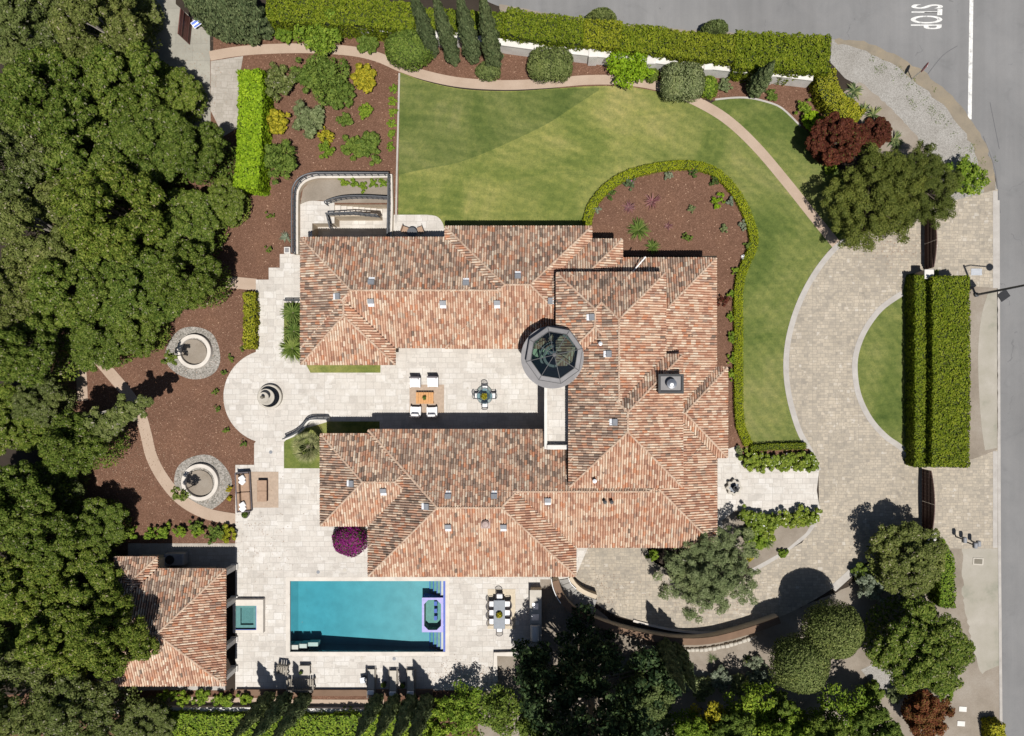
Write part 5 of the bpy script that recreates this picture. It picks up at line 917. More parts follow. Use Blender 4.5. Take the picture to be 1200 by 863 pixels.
# cypresses ------------------------------------------------------
def cypress_proto(seed, leaf='cypress_leaf', n=9000, name='cypress_tree', taper=1.0):
    rng = np.random.default_rng(seed); t = thing(name, 'x', 'tree'); m = MB(); z = rng.uniform(0.03, 1, n) ** 1.1; prof = np.minimum(1, (z + .04) * 6) ** .6 * (1 - np.clip((z - .32) / .68, 0, 1) ** 1.6); az = rng.uniform(0, 6.283, n)
    r = .10 * prof * (1 + .16 * np.sin(az * 5 + z * 40) + .12 * np.sin(az * 3 - z * 23)) * rng.uniform(.78, 1.06, n) + .004
    C = np.stack([r * np.cos(az), r * np.sin(az), z], 1); Nn = np.stack([np.cos(az), np.sin(az), np.full(n, .25)], 1) + rng.normal(size=(n, 3)) * .4
    m.leaves(C, Nn, .017, 0, .45, up=np.tile([0, 0, 1.0], (n, 1)), rng=rng); m.lathe([(.03, .03), (.072, .2), (.078, .4), (.055, .7), (.02, .92), (0, .95)], 10, mi=1); m.build('crown', [leaf, 'leaf_core'], t); MB().lathe([(.022, 0), (.018, .1)], 8).build('trunk', 'bark', t); return t
CY = [cypress_proto(81), cypress_proto(82)]; CYD = []
def cyp(proto, bx, by, h, w, label, group=None):
    sc = (w / .2, w / .2, h); X, Y = W(bx, by)
    if proto.name not in used: used.add(proto.name); proto.location = (X, Y, 0); proto.scale = sc; proto['label'] = label; proto['group'] = group
    else: dup(proto, (X, Y, 0), random.uniform(0, 6), label, group, sc)
gc = 'slender cypresses at the street wall'
for i, (x, y, h, w, lb) in enumerate(((509, 64, 10.5, .95, 'slender cypress at the street wall, beside the big round shrub'), (533, 74, 10.5, 1.0, 'slender cypress at the street wall, leaning between its two neighbours'), (556, 71, 10, 1.12, 'slender cypress at the street wall, one before the straightest'), (580, 78, 11, 1.12, 'slender cypress standing in the small clipped bush'), (882, 108, 5.2, 1.15, 'single dark cypress at the far end of the white wall'))): cyp(CY[i % 2], x, y, h, w, lb, gc)
gt = 'broad cypresses by the service pad'
for i, (x, y, h, w, lb) in enumerate(((267, 42, 8.5, 1.5, 'broad blue green cypress closest to the blue yard sign'), (284, 45, 9, 1.5, 'broad blue green cypress second from the blue yard sign'), (300, 46, 8.5, 1.5, 'broad blue green cypress third from the blue yard sign'), (314, 40, 8, 1.45, 'broad blue green cypress touching the end of the white wall'), (258, 22, 9, 2.0, 'broad blue green cypress behind the row, at the picture top'), (285, 18, 9, 2.0, 'broad blue green cypress behind the row, against the street hedge'))): cyp(CY[(i + 1) % 2], x, y, h, w, lb, gt)
gl = 'dark cypresses below the pool deck'
for i, (x, y, h, w, lb) in enumerate(((318, 814, 7.0, 1.0, 'dark cypress below the pool deck, nearest the pool house'), (338, 815, 7.0, 1.0, 'dark cypress directly below the garden sofa'), (360, 815, 7.2, 1.0, 'dark cypress below the pool deck, past the garden sofa'), (444, 816, 6.6, .95, 'dark cypress directly below the first sun lounger'), (464, 817, 6.6, .95, 'dark cypress directly below the middle sun lounger'), (484, 817, 7.2, 1.0, 'dark cypress directly below the last sun lounger'), (502, 817, 8.0, 1.05, 'dark cypress below the pool deck, nearest the leafy bamboo'), (777, 752, 8.7, 1.15, 'tall thin dark cypress beside curved wall, nearer the house'), (790, 757, 8.0, 1.15, 'tall thin dark cypress beside curved wall, nearer the topiary'))): cyp(CY[i % 2], x, y, h, w, lb, gl if i < 7 else 'two thin cypresses behind the curved wall')
# clipped shapes ---------------------------------------------------
def mound(name, label, x, y, rx, ry, h, leaf, core='leaf_core', cat='shrub', lf=.085, dens=190, z0=0, boxy=.0):
    """clipped dome seen at pixel x, y (half-height), radii in pixels"""
    X, Y = W(x, y, z0 + h * .55); k = S * (1 - (z0 + h * .55) / H); a, b = rx * k, ry * k; t = thing(name, label, cat, (X, Y, 0)); n_ = int(dens * (a * b * 3.2 + (a + b) * h * 2.2)); d = sph(n_, RNG); e = 1 - boxy * .45; d = np.sign(d) * np.abs(d) ** e; d[:, 2] = np.abs(d[:, 2]) * 1.35 - .35
    w = 1 + .05 * np.sin(d[:, 0] * 5 + x) * np.sin(d[:, 1] * 4 + y); q = (RNG.uniform(.88, 1.03, n_) * w)[:, None]
    m = MB(); m.leaves(d * q * [a, b, h * .52] + [0, 0, h * .48], d / [a, b, h * .52] * min(a, b) + RNG.normal(size=(n_, 3)) * .42, lf, 0, .5)
    pr = [(0, .06)] + [(math.sin(u) * .86, .48 - math.cos(u) * .44) for u in np.linspace(.5, 3.0, 9)] + [(0, .93)]; c = MB().lathe(pr, 20); c.v = [(vx * a, vy * b, vz * h) for vx, vy, vz in c.v]; m.add(c.v, c.f, 1)
    o = m.build('foliage', [leaf, core], t); o.location.z = z0
    if z0: MB().tube([(0, 0, 0), (0, 0, z0 + h * .4)], [.2, .14], 9).build('trunk', 'bark', t)
    return t
mound('topiary_tree', 'huge clipped dome topiary nearer the gate trees', 979, 741, 35.5, 34, 3.6, 'topiary_leaf', cat='topiary', dens=230, z0=2.2); mound('topiary_tree', 'huge clipped dome topiary nearer the olive', 939, 780, 35, 35, 3.6, 'topiary_leaf', cat='topiary', dens=230, z0=2.2)
mound('round_shrub', 'big clipped round shrub at the path bend beside the cypresses', 478, 56, 29, 23, 2.6, 'shrub_leaf', cat='shrub', dens=220); mound('round_shrub', 'small clipped bush round the foot of the tall cypress', 572, 83, 15, 11.5, 1.3, 'topiary_leaf')
mound('round_shrub', 'clipped olive green block shrub alone under the white wall', 645, 75, 26.5, 20, 2.2, 'topiary_leaf', boxy=.6, dens=220); mound('round_shrub', 'clipped dusty green block shrub covering the garden path', 800, 95.5, 26, 22.5, 2.4, 'olive_leaf', boxy=.6, dens=220); mound('round_shrub', 'low bright clipped shrub beside the dusty green block', 831, 102, 11, 14, 1.1, 'bright_leaf'); mound('round_shrub', 'low dark bush between lemon tree and dusty green block', 764, 88, 9, 9, .9, 'shrub_leaf')
for x, y, rx, ry, lb in ((705, 19.5, 18, 6, 'round bush on the street side of hedge, nearer the cypresses'), (838, 33, 16, 6, 'round bush on the street side of hedge, nearer the corner')): mound('street_bush', lb, x, y, rx, ry + 2, 2.1, 'topiary_leaf')
mound('bougainvillea', 'magenta flowering bougainvillea mound under the south wing eave', 409, 634, 21, 19, 1.7, 'magenta_leaf', dens=260, lf=.075)
def hedge(name, label, pts, w, h, leaf, lf=.08, dens=230, core='leaf_core', n=5, wob=.14, z0=0, ends=True, sm=True):
    P = [Vector((*p, 0)) for p in px(smooth(pts, n) if sm else pts, h)]; seg = [(a, b, (b - a).length) for a, b in zip(P, P[1:]) if (b - a).length > 1e-4]; L = sum(s_[2] for s_ in seg)
    per = w + 2 * h; n_ = int(L * per * dens); u = RNG.uniform(0, L, n_); cum = np.cumsum([0] + [s_[2] for s_ in seg]); si = np.clip(np.searchsorted(cum, u) - 1, 0, len(seg) - 1)
    A = np.array([s_[0] for s_ in seg])[si]; B = np.array([s_[1] for s_ in seg])[si]; Ls = np.array([s_[2] for s_ in seg])[si]; T = (B - A) / Ls[:, None]; base = A + T * (u - cum[si])[:, None]; Nn = np.stack([-T[:, 1], T[:, 0], np.zeros(n_)], 1)
    v = RNG.uniform(0, per, n_); left = v < h; top = (v >= h) & (v < h + w); off = np.where(left, -w / 2, np.where(top, v - h - w / 2, w / 2)); zz = np.where(left, v, np.where(top, h, per - v))
    bump_ = wob * (np.sin(u * 3.1) * np.sin(off * 4 + u * 1.3) + .6 * np.sin(u * 9 + off * 7)) + RNG.uniform(-.10, .05, n_) * min(1, w / .6)
    if wob > .1: sd = RNG.uniform(0, 6, 6); bump_ = .5 * wob * (np.sin(u * 2.17 + sd[0]) * np.sin(off * 3.1 + sd[1] + 1.3 * np.sin(u * .9)) + .7 * np.sin(u * 5.3 + sd[2] + 2 * np.sin(off * 2.3)) * np.sin(off * 5.9 + zz * 4 + sd[3]) + .5 * np.sin(u * 11.9 + off * 3 + sd[4])) + RNG.uniform(-.07, .06, n_)
    nr = np.where(top[:, None], np.array([0, 0, 1.0]), Nn * np.sign(off)[:, None]); pos = base + Nn * off[:, None] + np.stack([np.zeros(n_), np.zeros(n_), zz], 1) + nr * bump_[:, None]
    m = MB(); m.leaves(pos, nr + RNG.normal(size=(n_, 3)) * .36, lf, 0, .55); 
    if ends:
        for E, D in ((P[0], (P[0] - P[1]).normalized()), (P[-1], (P[-1] - P[-2]).normalized())):
            k = int(w * h * dens); D = np.array(D); Q = np.array([-D[1], D[0], 0]); p = np.array(E) + Q * RNG.uniform(-w / 2, w / 2, (k, 1)) + np.array([0, 0, 1.0]) * RNG.uniform(0, h, (k, 1)) + D * RNG.uniform(-.06, .08, (k, 1)); m.leaves(p, D + RNG.normal(size=(k, 3)) * .5, lf, 0, .55)
    pp = ribbon([tuple(p[:2]) for p in P], max(.05, w - .22 * min(1, w))); m.prism(pp, .0, h - min(.2 if wob > .1 else .12, h * .25), 1)
    o = m.build(name, [leaf, core]); tag(o, label, 'hedge'); return o
hedge('street_hedge', 'long clipped street hedge between broad cypresses and slender cypresses', [(312, 8), (360, 11), (420, 14), (486, 20)], 2.0, 2.2, 'hedge_leaf', wob=.2)
for i, (a, lf_, lb) in enumerate((([(592, 24), (622, 30), (656, 34)], 'hedge_leaf', 'street hedge piece starting at the straight cypress'), ([(656, 34), (684, 37)], 'hedge_leaf', 'dark street hedge piece above the olive green block shrub'), ([(684, 37), (728, 41)], 'midhedge_leaf', 'yellowish street hedge piece before the lemon tree'), ([(728, 43), (752, 45), (786, 48)], 'hedge_leaf', 'street hedge piece behind the lemon tree'), ([(786, 50), (820, 54), (862, 57)], 'midhedge_leaf', 'yellowish street hedge piece behind the dusty green block shrub'), ([(862, 58), (900, 60), (938, 62), (973, 63)], 'hedge_leaf', 'dark street hedge end piece at the gravel corner'))): hedge('street_hedge', lb, a, 1.95 if i < 5 else 2.7, 2.3, lf_, n=4, wob=.20)
hedge('street_hedge', 'thin street hedge piece behind the slender cypresses', [(486, 20), (540, 24), (592, 26)], 1.5, 2.0, 'hedge_leaf')
hedge('lime_hedge', 'tall brilliant lime green hedge at the paver walk', [(292, 82), (294, 120), (292, 150), (291, 185), (288, 220)], 1.75, 2.0, 'lime_leaf', core='limecore', lf=.1, wob=.14)
hedge('lime_hedge', 'small yellow green hedge edging the terrace strip', [(292, 343), (292, 375), (291.5, 408)], .85, .8, 'yellowhedge_leaf')
hedge('clipped_hedge', 'narrow tall clipped hedge on the driveway island side', [(1080, 323), (1080, 400), (1080, 470), (1080, 547)], .98, 1.5, 'hedge_leaf', wob=.05); hedge('clipped_hedge', 'wide tall clipped hedge on the street side of the twin hedges', [(1114.5, 324), (1115, 400), (1115, 470), (1113.5, 547)], 2.75, 2.2, 'hedge_leaf', wob=.05)
hedge('box_edging', 'low clipped box edging curving round the brown planting bed', [(688, 266), (692, 246), (706, 225), (733, 206), (765, 197), (800, 193), (829, 197), (851, 211), (870, 238), (881, 265), (883.5, 287), (872, 315), (866, 340), (866, 395), (866, 450), (868, 497), (878, 521)], .66, .45, 'box_leaf', lf=.05, dens=420, wob=.02)
hedge('box_edging', 'low dark clipped edging between lawn and white flower bushes', [(880, 526), (910, 524), (945, 523)], .5, .5, 'hedge_leaf', lf=.05, dens=300, wob=.02)
hedge('yellow_hedge', 'golden yellow hedge bending round the corner bed', [(968, 82), (971, 103), (980, 117), (995, 128), (1008, 138)], 1.5, 1.6, 'yellowhedge_leaf', lf=.07)
hedge('roadside_hedge', 'bright green hedge beside the pale gate pier and roadside dirt', [(1098, 636), (1108, 655), (1111, 685), (1110, 712)], 1.15, 1.5, 'bright_leaf'); hedge('roadside_hedge', 'clipped yellow green hedge in the bottom corner by the road', [(1169, 850), (1172, 880)], 1.1, 1.2, 'yellowhedge_leaf'); hedge('ivy_hedge', 'broad bright leafy hedge along the bottom edge below pool house', [(165, 852), (230, 856), (330, 858), (445, 856)], 2.4, 1.1, 'bright_leaf', wob=.2, dens=130, lf=.1)
hedge('ivy_hedge', 'bright leafy hedge below the sun loungers, behind cypresses', [(440, 858), (500, 858)], 2.4, 1.1, 'bright_leaf', wob=.2, dens=130, lf=.1)
# shrubs ----------------------------------------------------------
def shrub(name, label, x, y, r, leaf, h=None, n=16, per=90, lf=.085, cat='shrub', group=None, z0=0):
    Rm = r * S; h = h or Rm * 1.1; X, Y = W(x, y, h * .6); t = thing(name, label, cat, (X, Y, z0), 0, group); m = MB(); o = crown(m, np.array([0, 0, h * .5]), Rm * .92, h * .55, int(n * 1.7), int(per * .75), lf, RNG, (.17, .33), shell=(.25, 1.08), low=-.1)
    m.build('foliage', leaf, t); k = MB()
    for p, q in o[:5]: k.tube([(0, 0, -.02), tuple(p * .4 + [0, 0, h * .4]), tuple(p * .85 + [0, 0, h * .5])], [.03, .022, .01], 5)
    k.build('stem', 'bark', t); return t
SH = [(327, 97, 18, 'greyoak_leaf', 'grey green round shrub beside the lime hedge top'), (362, 88, 17, 'shrub_leaf', 'spreading green tree-like shrub in mulch, part nearest the grey shrub'), (385, 92, 24, 'shrub_leaf', 'largest spreading green shrub in the mulch bed'), (398, 112, 15, 'shrub_leaf', 'green shrub joined to the lower side of the largest one'), (428, 92, 14, 'gold_leaf', 'thin yellow green shrub beside the largest green shrub'), (323, 143, 14, 'gold_leaf', 'yellow gold shrub beside the lime hedge'), (363, 141, 17, 'olive_leaf', 'dusty olive shrub in the middle of the mulch bed'), (381, 160, 10, 'gold_leaf', 'sparse yellowish shrub below the dusty olive one'), (382, 176, 10, 'bright_leaf', 'small yellow green shrub below the sparse one'), (405, 140, 9, 'shrub_leaf', 'small green shrub by itself below the largest shrub'), (430, 131, 9, 'bright_leaf', 'small bright shrub near the row of grass tufts'), (415, 172, 12, 'shrub_leaf', 'low green shrub half of a joined pair, inner'), (434, 172, 15, 'shrub_leaf', 'low green shrub half of a joined pair, nearest the lawn'), (326, 188, 20, 'shrub_leaf', 'round green shrub at the foot of the lime hedge'),
 (334, 38, 14, 'bright_leaf', 'lemon tinted shrub at the start of the white wall'), (377, 38, 27, 'bright_leaf', 'wide bright green shrub hanging over the white wall'), (430, 51, 12, 'shrub_leaf', 'small low green shrub under the white wall beside the big round shrub'), (738, 77, 27, 'lime_leaf', 'bright lime lemon tree overhanging the garden path'), (850, 100, 8, 'olive_leaf', 'tiny grey shrub beneath the single dark cypress'), (905, 112, 7, 'shrub_leaf', 'tiny dark shrub by the lawn edging in the corner bed'), (943, 127, 10, 'bright_leaf', 'small bright shrub in the middle of the corner bed'), (953, 145, 13, 'lime_leaf', 'bright lime shrub at the foot of red plum'), (1133, 206, 22, 'bright_leaf', 'bright green shrub where the verge meets the paved apron'), (972, 196, 9, 'bright_leaf', 'small bright shrub under dark red plum'),
 (1022, 684, 20, 'grey_leaf', 'silver green shrub at the driveway kerb'), (1010, 672, 12, 'shrub_leaf', 'green shrub where the driveway kerb ends'), (1110, 812, 11, 'bright_leaf', 'bright shrub between dark oak and rust red plum'),
 (830, 848, 26, 'gold_leaf', 'golden green shrub at the bottom edge beside the blue green tree'), (880, 838, 34, 'bright_leaf', 'leafy green shrub below the two thin cypresses'), (988, 838, 36, 'bright_leaf', 'broad leafy shrub below the clipped dome topiaries'), (926, 850, 24, 'bright_leaf', 'leafy shrub at the bottom edge between two broad ones'),
 (546, 833, 30, 'bright_leaf', 'tall leafy shrub at terrace end beside the last cypress'), (590, 832, 28, 'shrub_leaf', 'tall leafy shrub at terrace end beside the dark tree'), (512, 848, 22, 'bright_leaf', 'leafy shrub at the bottom edge next to last cypress'), (622, 852, 18, 'shrub_leaf', 'dark leafy shrub tucked against the huge dark tree'),
 (800, 798, 14, 'grey_leaf', 'dark airy shrub in shadow below the thin cypresses'), (843, 795, 14, 'grey_leaf', 'airy grey shrub in the shaded lower bank'), (893, 797, 15, 'grey_leaf', 'airy grey shrub beside the clipped dome nearest olive'), (884, 778, 11, 'grey_leaf', 'pale silver ground shrub on the lower bank'), (740, 790, 14, 'olive_leaf', 'dark shrub against the blue green tree'), (768, 806, 13, 'shrub_leaf', 'green shrub at the foot of the two thin cypresses'), (822, 806, 14, 'olive_leaf', 'dusty shrub in tree shadow on the lower bank'), (868, 804, 14, 'olive_leaf', 'dusty shrub between two airy grey shrubs'), (915, 822, 12, 'shrub_leaf', 'green shrub directly under the clipped dome nearest olive'), (1022, 812, 13, 'shrub_leaf', 'green shrub on pale gravel below the clipped domes'), (1048, 815, 11, 'olive_leaf', 'dusty shrub between pale gravel and rust red plum'),
 (886, 634, 13, 'bright_leaf', 'bright low bush beside fan of dark cycad'), (918, 648, 6, 'bright_leaf', 'tiny bush between dark cycad and kerb'), (878, 652, 6, 'gold_leaf', 'tiny yellow bush beside the olive and kerb'), (765, 650, 8, 'bright_leaf', 'small bush in the planter under the olive')]
for ii, (x, y, r, lf_, lb) in enumerate(SH): r *= 1.12 if ii < 14 else 1; shrub('garden_shrub' if 'lemon tree' not in lb else 'lemon_tree', lb, x, y, r, lf_, (None if y < 815 or x < 500 or r < 12 else 4.2 if x > 700 else 3.0), n=14 if r < 12 else 22 if r < 24 else 34, per=70 if r < 12 else 110, lf=.07 if r < 12 else .10, cat='shrub' if 'lemon tree' not in lb else 'tree')
# white flowering bushes by the entry
for k, (x, y) in enumerate([(878, 540), (893, 541), (908, 542), (923, 542), (938, 542), (951, 543)]): shrub('flower_bush', ('white flowering bush north of entry terrace, end at the house', 'white flowering bush north of entry terrace, second from house', 'white flowering bush north of entry terrace, third from house', 'white flowering bush north of entry terrace, third from driveway', 'white flowering bush north of entry terrace, second from driveway', 'white flowering bush north of entry terrace, end at the driveway')[k], x, y, 11, 'flower_leaf', .75, group='white flowering bushes')
for k, (x, y) in enumerate([(876, 606), (890, 612), (882, 622), (905, 611), (921, 608), (936, 607), (950, 606), (900, 622)]): shrub('flower_bush', ('white flowering bush south of entry terrace, at the house corner', 'white flowering bush south of entry terrace, near the cycad top', 'white flowering bush south of entry terrace, at the olive side', 'white flowering bush south of entry terrace, above the cycad', 'white flowering bush south of entry terrace, middle of row', 'white flowering bush south of entry terrace, second from driveway', 'white flowering bush south of entry terrace, tip at the driveway', 'white flowering bush touching the dark cycad')[k], x, y, 12, 'flower_leaf', .85, group='white flowering bushes')
# bed plants
gp = 'green shrubs along the tan path'
for k, (x, y, r, lf_, lb) in enumerate(((152, 625, 10, 'bright_leaf', 'nearest the oak shade'), (176, 626, 8, 'bright_leaf', 'second from the oak shade'), (192, 623, 9, 'bright_leaf', 'third from the oak shade'), (211, 623, 8, 'bright_leaf', 'fourth from the oak shade'), (230, 616, 9, 'shrub_leaf', 'touching the tan path, upper'), (231, 624, 8, 'bright_leaf', 'touching the tan path, lower'), (252, 625, 12, 'shrub_leaf', 'largest and darkest of the row'), (268, 626, 10, 'yellowhedge_leaf', 'yellowish one beside the terrace'))): shrub('bed_shrub', 'small shrub along the side walk bed, ' + lb, x, y, r, lf_, .75, 12, 60, .08, group=gp)
for k, (x, y, r) in enumerate(((156, 822, 9), (193, 815, 8), (211, 818, 11), (235, 818, 11), (261, 820, 12), (287, 819, 9))): shrub('bed_shrub', 'bright shrub below the pool house wall, ' + ('under oak shade', 'small one, second from oak shade', 'third from oak shade', 'third from the cypresses', 'largest, second from the cypresses', 'beside the cypresses')[k], x, y, r, 'bright_leaf', .8, 12, 70, .085, group='bright shrubs below the pool house')
tuft_l = ('nearest the garden path', 'second from the garden path', 'third from the garden path', 'third from the sunken court', 'second from the sunken court', 'nearest the sunken court')
for k, (x, y) in enumerate(((461.5, 105), (460.5, 119), (460, 131.5), (459.5, 144), (459, 157.5), (458, 172))): shrub('grass_tuft', 'little round grass tuft beside the lawn edge, ' + tuft_l[k], x, y, 5.4, 'bright_leaf', .36, 12, 70, .05, 'grass tuft', 'round grass tufts along the lawn edge')
tl_ = ('at the small lime hedge', 'closest to the upper gravel ring', 'second below the upper gravel ring', 'level with the terrace circle top', 'level with the terrace circle middle', 'level with the terrace circle bottom', 'at the square terrace corner', 'at the gravel of lower ring, upper', 'at the gravel of lower ring, lower and yellow')
for k, (x, y) in enumerate(((285, 408), (271, 420), (263, 436), (252, 460), (254.5, 479.5), (264.5, 505), (284.5, 519), (269, 573), (268, 585))): shrub('mulch_plant', 'tiny dark green plant in mulch, ' + tl_[k], x, y, 4.3, 'shrub_leaf' if k < 7 else 'gold_leaf', .35, 6, 50, .055, 'plant', 'tiny plants round the circular terrace')
for k, (x, y, r, lf_, lb) in enumerate(((700, 246, 5, 'grey_leaf', 'small grey bush in round bed at the house end of edging'), (716, 228, 6.5, 'rose_leaf', 'orange rose bush inside the box edging'), (738, 215, 8, 'lavender_leaf', 'pink flowering bush inside the box edging'), (784, 206, 6, 'grey_leaf', 'round blue grey bush at top of the round bed'), (813, 202, 7, 'rose_leaf', 'rose bush at the top bend of the box edging'), (838, 212, 7, 'rose_leaf', 'rose bush inside the upper bend of box edging'), (841, 235, 9, 'lime_leaf', 'bright green bush in the round bed'), (857, 236, 6, 'grey_leaf', 'grey bush beside the bright green one'), (871, 264, 6, 'grey_leaf', 'grey bush at the widest point of box edging'), (877, 288, 5, 'shrub_leaf', 'small bush above the white spotlight'), (810, 246, 5, 'agave_leaf', 'sparse spiky tuft amid the round bed'), (848, 268, 5, 'agave_leaf', 'sparse tuft near the widest point of edging'), (805, 278, 6, 'shrub_leaf', 'small tuft near the house shadow in the round bed'),
    (861, 318, 5, 'bright_leaf', 'small plant in narrow bed below spotlight'), (858, 345, 6, 'bright_leaf', 'light green plant in narrow bed beside the house'), (857, 372, 6, 'bright_leaf', 'light green plant farther along the narrow bed'), (858, 395, 7, 'bright_leaf', 'yellow green plant in narrow bed, wide one'), (859, 420, 7, 'bright_leaf', 'yellow green plant in narrow bed by the chimney line'), (858, 440, 7, 'bright_leaf', 'last yellow green plant in narrow bed beside the house'), (848, 352, 9, 'plum_leaf', 'dark purple plant in narrow bed'), (866, 528, 5, 'agave_leaf', 'pale tuft where narrow bed meets entry terrace'))): shrub('bed_plant', lb, x, y, r, lf_, .45, 9, 55, .06, 'plant')
gv = 'leafy vines in the court planter'
for k, (x, y) in enumerate(((403, 214), (415, 214), (426, 219), (437, 213), (449, 214))): shrub('vine', 'bright vine in the court planter, ' + ('at the curved end', 'second from the curved end', 'middle one, lowest', 'second from the lawn', 'nearest the lawn')[k], x, y, 7, 'bright_leaf', .4, 8, 55, .07, 'vine', gv)
for k, (x, y) in enumerate(((316, 252), (315.5, 293))): shrub('mulch_plant', ('small dark plant alone in mulch, upper', 'small dark plant alone in mulch near stepped terrace')[k], x, y, 5, 'oak_leaf', .4, 6, 50, .055, 'plant')
for (x, y), lb in (((219, 410), 'thin young tree in the round planter by the oaks'), ((231, 562), 'thin young tree in the round planter by the tan path')):
    X, Y = W(x - 2, y + 6); t = thing('young_tree', lb, 'tree', (X, Y, .1)); m = MB(); crown(m, np.array([.1, -.35, 2.2]), .55, .6, 16, 50, .075, RNG, (.25, .4)); m.build('crown', 'oak_leaf', t); MB().tube([(0, 0, 0), (.05, -.1, 1.2), (.1, -.35, 2.3)], [.035, .03, .015], 6).build('trunk', 'bark', t)
# rosettes ----------------------------------------------------------
def rosette(name, label, x, y, r, leaf, n=26, w=.05, droop=.35, h=.35, trunk=0, cat='plant', group=None, fan=False, seg=4):
    X, Y = W(x, y, trunk + h * .4); t = thing(name, label, cat, (X, Y, 0), 0, group); m = MB(); L = r * S
    for k in range(n):
        a = RNG.uniform(0, 6.283); el = RNG.uniform(.05, 1.35); l = L * RNG.uniform(.8, 1.1); ww = w * RNG.uniform(.8, 1.2); d = np.array([math.cos(a), math.sin(a), 0]); s_ = np.array([-math.sin(a), math.cos(a), 0]); vs = []
        for j in range(seg + 1):
            u = j / seg; rad = l * (u * math.cos(el * .75) + .1 * u); z = trunk + .03 + l * u * math.sin(el) - droop * l * u * u; wj = ww * (1 - u) ** .7 if not fan else ww * (.35 + 1.5 * u) * (1 - max(0, u - .8) * 4.2); wj = max(wj, .004)
            vs += [tuple(d * rad + s_ * wj + [0, 0, z]), tuple(d * rad + [0, 0, z - .25 * wj]), tuple(d * rad - s_ * wj + [0, 0, z])]
        fs = []
        for j in range(seg): fs += [(3 * j, 3 * j + 1, 3 * j + 4, 3 * j + 3), (3 * j + 1, 3 * j + 2, 3 * j + 5, 3 * j + 4)]
        m.add(vs, fs)
    m.build('foliage', leaf, t); MB().lathe([(.09 if trunk else .04, 0), (.08 if trunk else .03, trunk + .06), (0, trunk + .08)], 8).build('trunk' if trunk else 'stem', 'bark', t); return t
rosette('cordyline', 'largest purple spiky cordyline in the round bed', 764.5, 236, 11, 'cordyline_leaf', 40, .05, .3); rosette('cordyline', 'medium purple spiky cordyline in the round bed', 737, 243, 9, 'cordyline_leaf', 32, .045, .3); rosette('cordyline', 'smallest faint purple cordyline in the round bed', 783, 265, 6.5, 'cordyline_leaf', 22, .03, .3)
rosette('palm_plant', 'bushy green palm in the round bed', 749, 269, 15, 'palm_leaf', 110, .055, .4, .9); rosette('palm_plant', 'small green palm touching the house shadow', 765, 289, 10, 'palm_leaf', 70, .05, .4, .8)
for k, (x, y, r) in enumerate(((341, 366, 15), (342, 388, 14), (340, 408, 17))): rosette('sago_palm', 'dark green feathery palm along the north wing, ' + ('at the rail end', 'middle one', 'at the terrace circle')[k], x, y, r, 'palm_leaf', 130, .06, .5, 1.2, .5, 'palm', 'feathery palms beside the north wing')
def fanpalm(label, x, y, r):
    X, Y = W(x, y, 1.6); t = thing('fan_palm', label, 'palm', (X, Y, 0)); m = MB(); L = r * S
    for k in range(24):
        a = k * 2.4 + RNG.uniform(-.2, .2); el = RNG.uniform(-.15, 1.1); c = np.array([math.cos(a) * math.cos(el), math.sin(a) * math.cos(el), math.sin(el)]) * L * .5 + [0, 0, 1.3]; d = np.array([math.cos(a) * math.cos(el), math.sin(a) * math.cos(el), math.sin(el)]); s_ = np.array([-math.sin(a), math.cos(a), 0]); u_ = np.cross(d, s_); m.tube([(0, 0, 1.25), tuple(c)], .014, 4)
        for j in range(-8, 9):
            b = j * .15; e = d * math.cos(b) + s_ * math.sin(b); q = np.cross(e, u_); l = L * .58 * (1 - .02 * abs(j)); m.add([tuple(c), tuple(c + e * l * .55 + q * .028), tuple(c + e * l - np.array([0, 0, .10 * l])), tuple(c + e * l * .55 - q * .028)], [(0, 1, 2, 3)])
    m.build('foliage', 'pale_palm_leaf', t); MB().lathe([(.2, 0), (.15, .6), (.16, 1.3), (0, 1.36)], 12).build('trunk', 'bark', t)
fanpalm('pale yellow green fan palm in the curved planter at south wing', 359.5, 524, 20)
rosette('sago_palm', 'dark round cycad by the entry terrace kerb', 897.5, 634, 11, 'palm_leaf', 120, .04, .25, .5, .3, 'palm')
for k, (x, y, r) in enumerate(((1002, 106, 12), (996, 116, 10), (1024, 134, 13), (1014, 128, 10), (1049, 163, 12), (1052, 170, 9))): rosette('agave', 'spiky pale striped plant along the corner verge, ' + ('nearest the golden hedge top', 'tucked behind golden hedge', 'middle one at the brown strip', 'smaller beside the middle one', 'below the small red plum', 'smallest at dark conifer edge')[k], x, y, r, 'agave_leaf', 34, .075, .45, .5, 0, 'plant', 'spiky plants along the corner verge')
rosette('agave', 'grey spiky agave against the court wall', 335, 278, 8, 'grey_leaf', 26, .05, .25); rosette('grass_clump', 'dark grassy clump on the lower bank near boulder edging', 835, 772, 8, 'olive_leaf', 44, .02, .6); rosette('grass_clump', 'dark grassy clump beside the pale silver shrub', 876, 774, 7, 'shrub_leaf', 50, .02, .5)
# weeds on the gravel corner: nobody could count them
rw = np.random.default_rng(9); m = MB()
for k in range(60):
    u = rw.uniform(.1, .95); a = np.array([1010 + 150 * u, 70 + 150 * u ** 1.5]) + rw.normal(size=2) * [10, 7]; X, Y = W(*a); n_ = 14; m.leaves(np.array([X, Y, .03]) + rw.normal(size=(n_, 3)) * [.14, .14, .02], np.tile([0, 0, 1.], (n_, 1)) + rw.normal(size=(n_, 3)) * .5, .045, 0)
m.build('weeds', 'shrub_leaf')['kind'] = 'stuff'
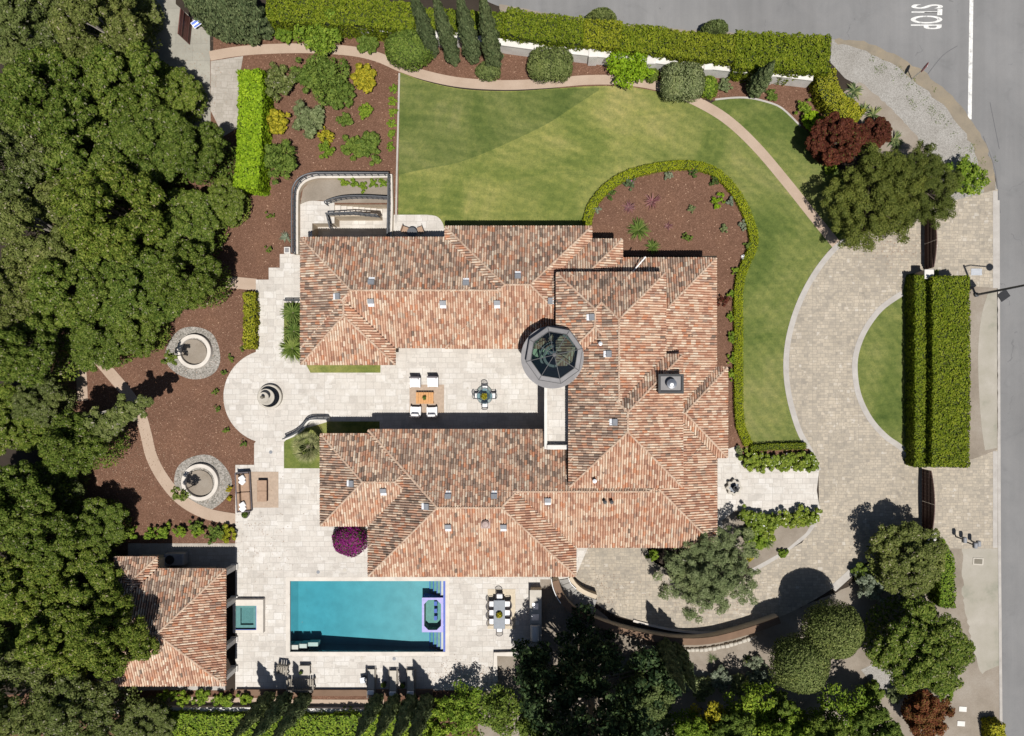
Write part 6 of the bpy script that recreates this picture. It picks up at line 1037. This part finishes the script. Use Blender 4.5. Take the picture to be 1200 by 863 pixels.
# bare soil stones, leaf litter on mulch: uncountable
m = MB(); n_ = 2600; Q = np.stack([rw.uniform(60, 300, n_), rw.uniform(330, 650, n_)], 1); PX = np.array([W(*q) for q in Q]); m.leaves(np.c_[PX, np.full(n_, .02)], np.tile([0, 0, 1.], (n_, 1)) + rw.normal(size=(n_, 3)) * .3, .035, 0, .6); m.build('leaf_litter', 'tan_cloth')['kind'] = 'stuff'
# leaves blown onto the paving under the trees: uncountable
m = MB()
for cx_, cy_, sx_, sy_, k in ((835, 690, 55, 40, 700), (1040, 640, 45, 30, 500), (1050, 290, 45, 20, 350), (150, 520, 40, 60, 600), (235, 100, 25, 50, 300), (540, 790, 50, 15, 350), (700, 690, 40, 25, 300), (300, 640, 40, 60, 200)):
    Q = rw.normal(size=(k, 2)) * [sx_ * .6, sy_ * .6] + [cx_, cy_]; PX = np.array([W(*q) for q in Q]); m.leaves(np.c_[PX, np.full(k, .055)], np.tile([0, 0, 1.], (k, 1)) + rw.normal(size=(k, 3)) * .3, .035, 0, .6)
m.build('fallen_leaves', 'tan_cloth')['kind'] = 'stuff'
# ------------------------------------------------------------------ light, sky, camera
EL, AZ = R(69), math.atan2(.37, -.93)
w = bpy.data.worlds.new('World'); SC.world = w; w.use_nodes = True; nt = w.node_tree; bg = nt.nodes['Background']; sk = nt.nodes.new('ShaderNodeTexSky'); sk.sky_type = 'NISHITA'; sk.sun_disc = False; sk.sun_elevation = EL; sk.sun_rotation = AZ; nt.links.new(sk.outputs[0], bg.inputs[0]); bg.inputs[1].default_value = .042
sl = bpy.data.lights.new('sun', 'SUN'); sl.energy = 4.8; sl.angle = R(.53); sl.color = (1, .955, .89); so = bpy.data.objects.new('sun', sl); COL.objects.link(so); d = Vector((math.cos(EL) * .37, -math.cos(EL) * .93, math.sin(EL))); so.rotation_euler = d.to_track_quat('Z', 'Y').to_euler(); so.location = (10, -20, 40)
cm = bpy.data.cameras.new('camera'); cm.sensor_width = 36; cm.lens = 18 * H / 39.0; cm.clip_start = .5; cm.clip_end = 2000; co = bpy.data.objects.new('camera', cm); COL.objects.link(co); co.location = (*W(NX, NY), H); cm.shift_x = -co.location.x / 78.0; cm.shift_y = -co.location.y / 78.0; co.rotation_euler = (0, 0, 0); SC.camera = co
vs = SC.view_settings; SC.display_settings.display_device = 'sRGB'; vs.view_transform = 'Standard'; vs.look = 'None'; vs.exposure = .30; vs.gamma = 1; vs.use_curve_mapping = False
SC.cycles.max_bounces = 8; SC.cycles.transparent_max_bounces = 16; SC.cycles.caustics_reflective = False; SC.cycles.caustics_refractive = False
try: SC.cycles.use_denoising = True; SC.cycles.denoiser = 'OPENIMAGEDENOISE'
except Exception: pass
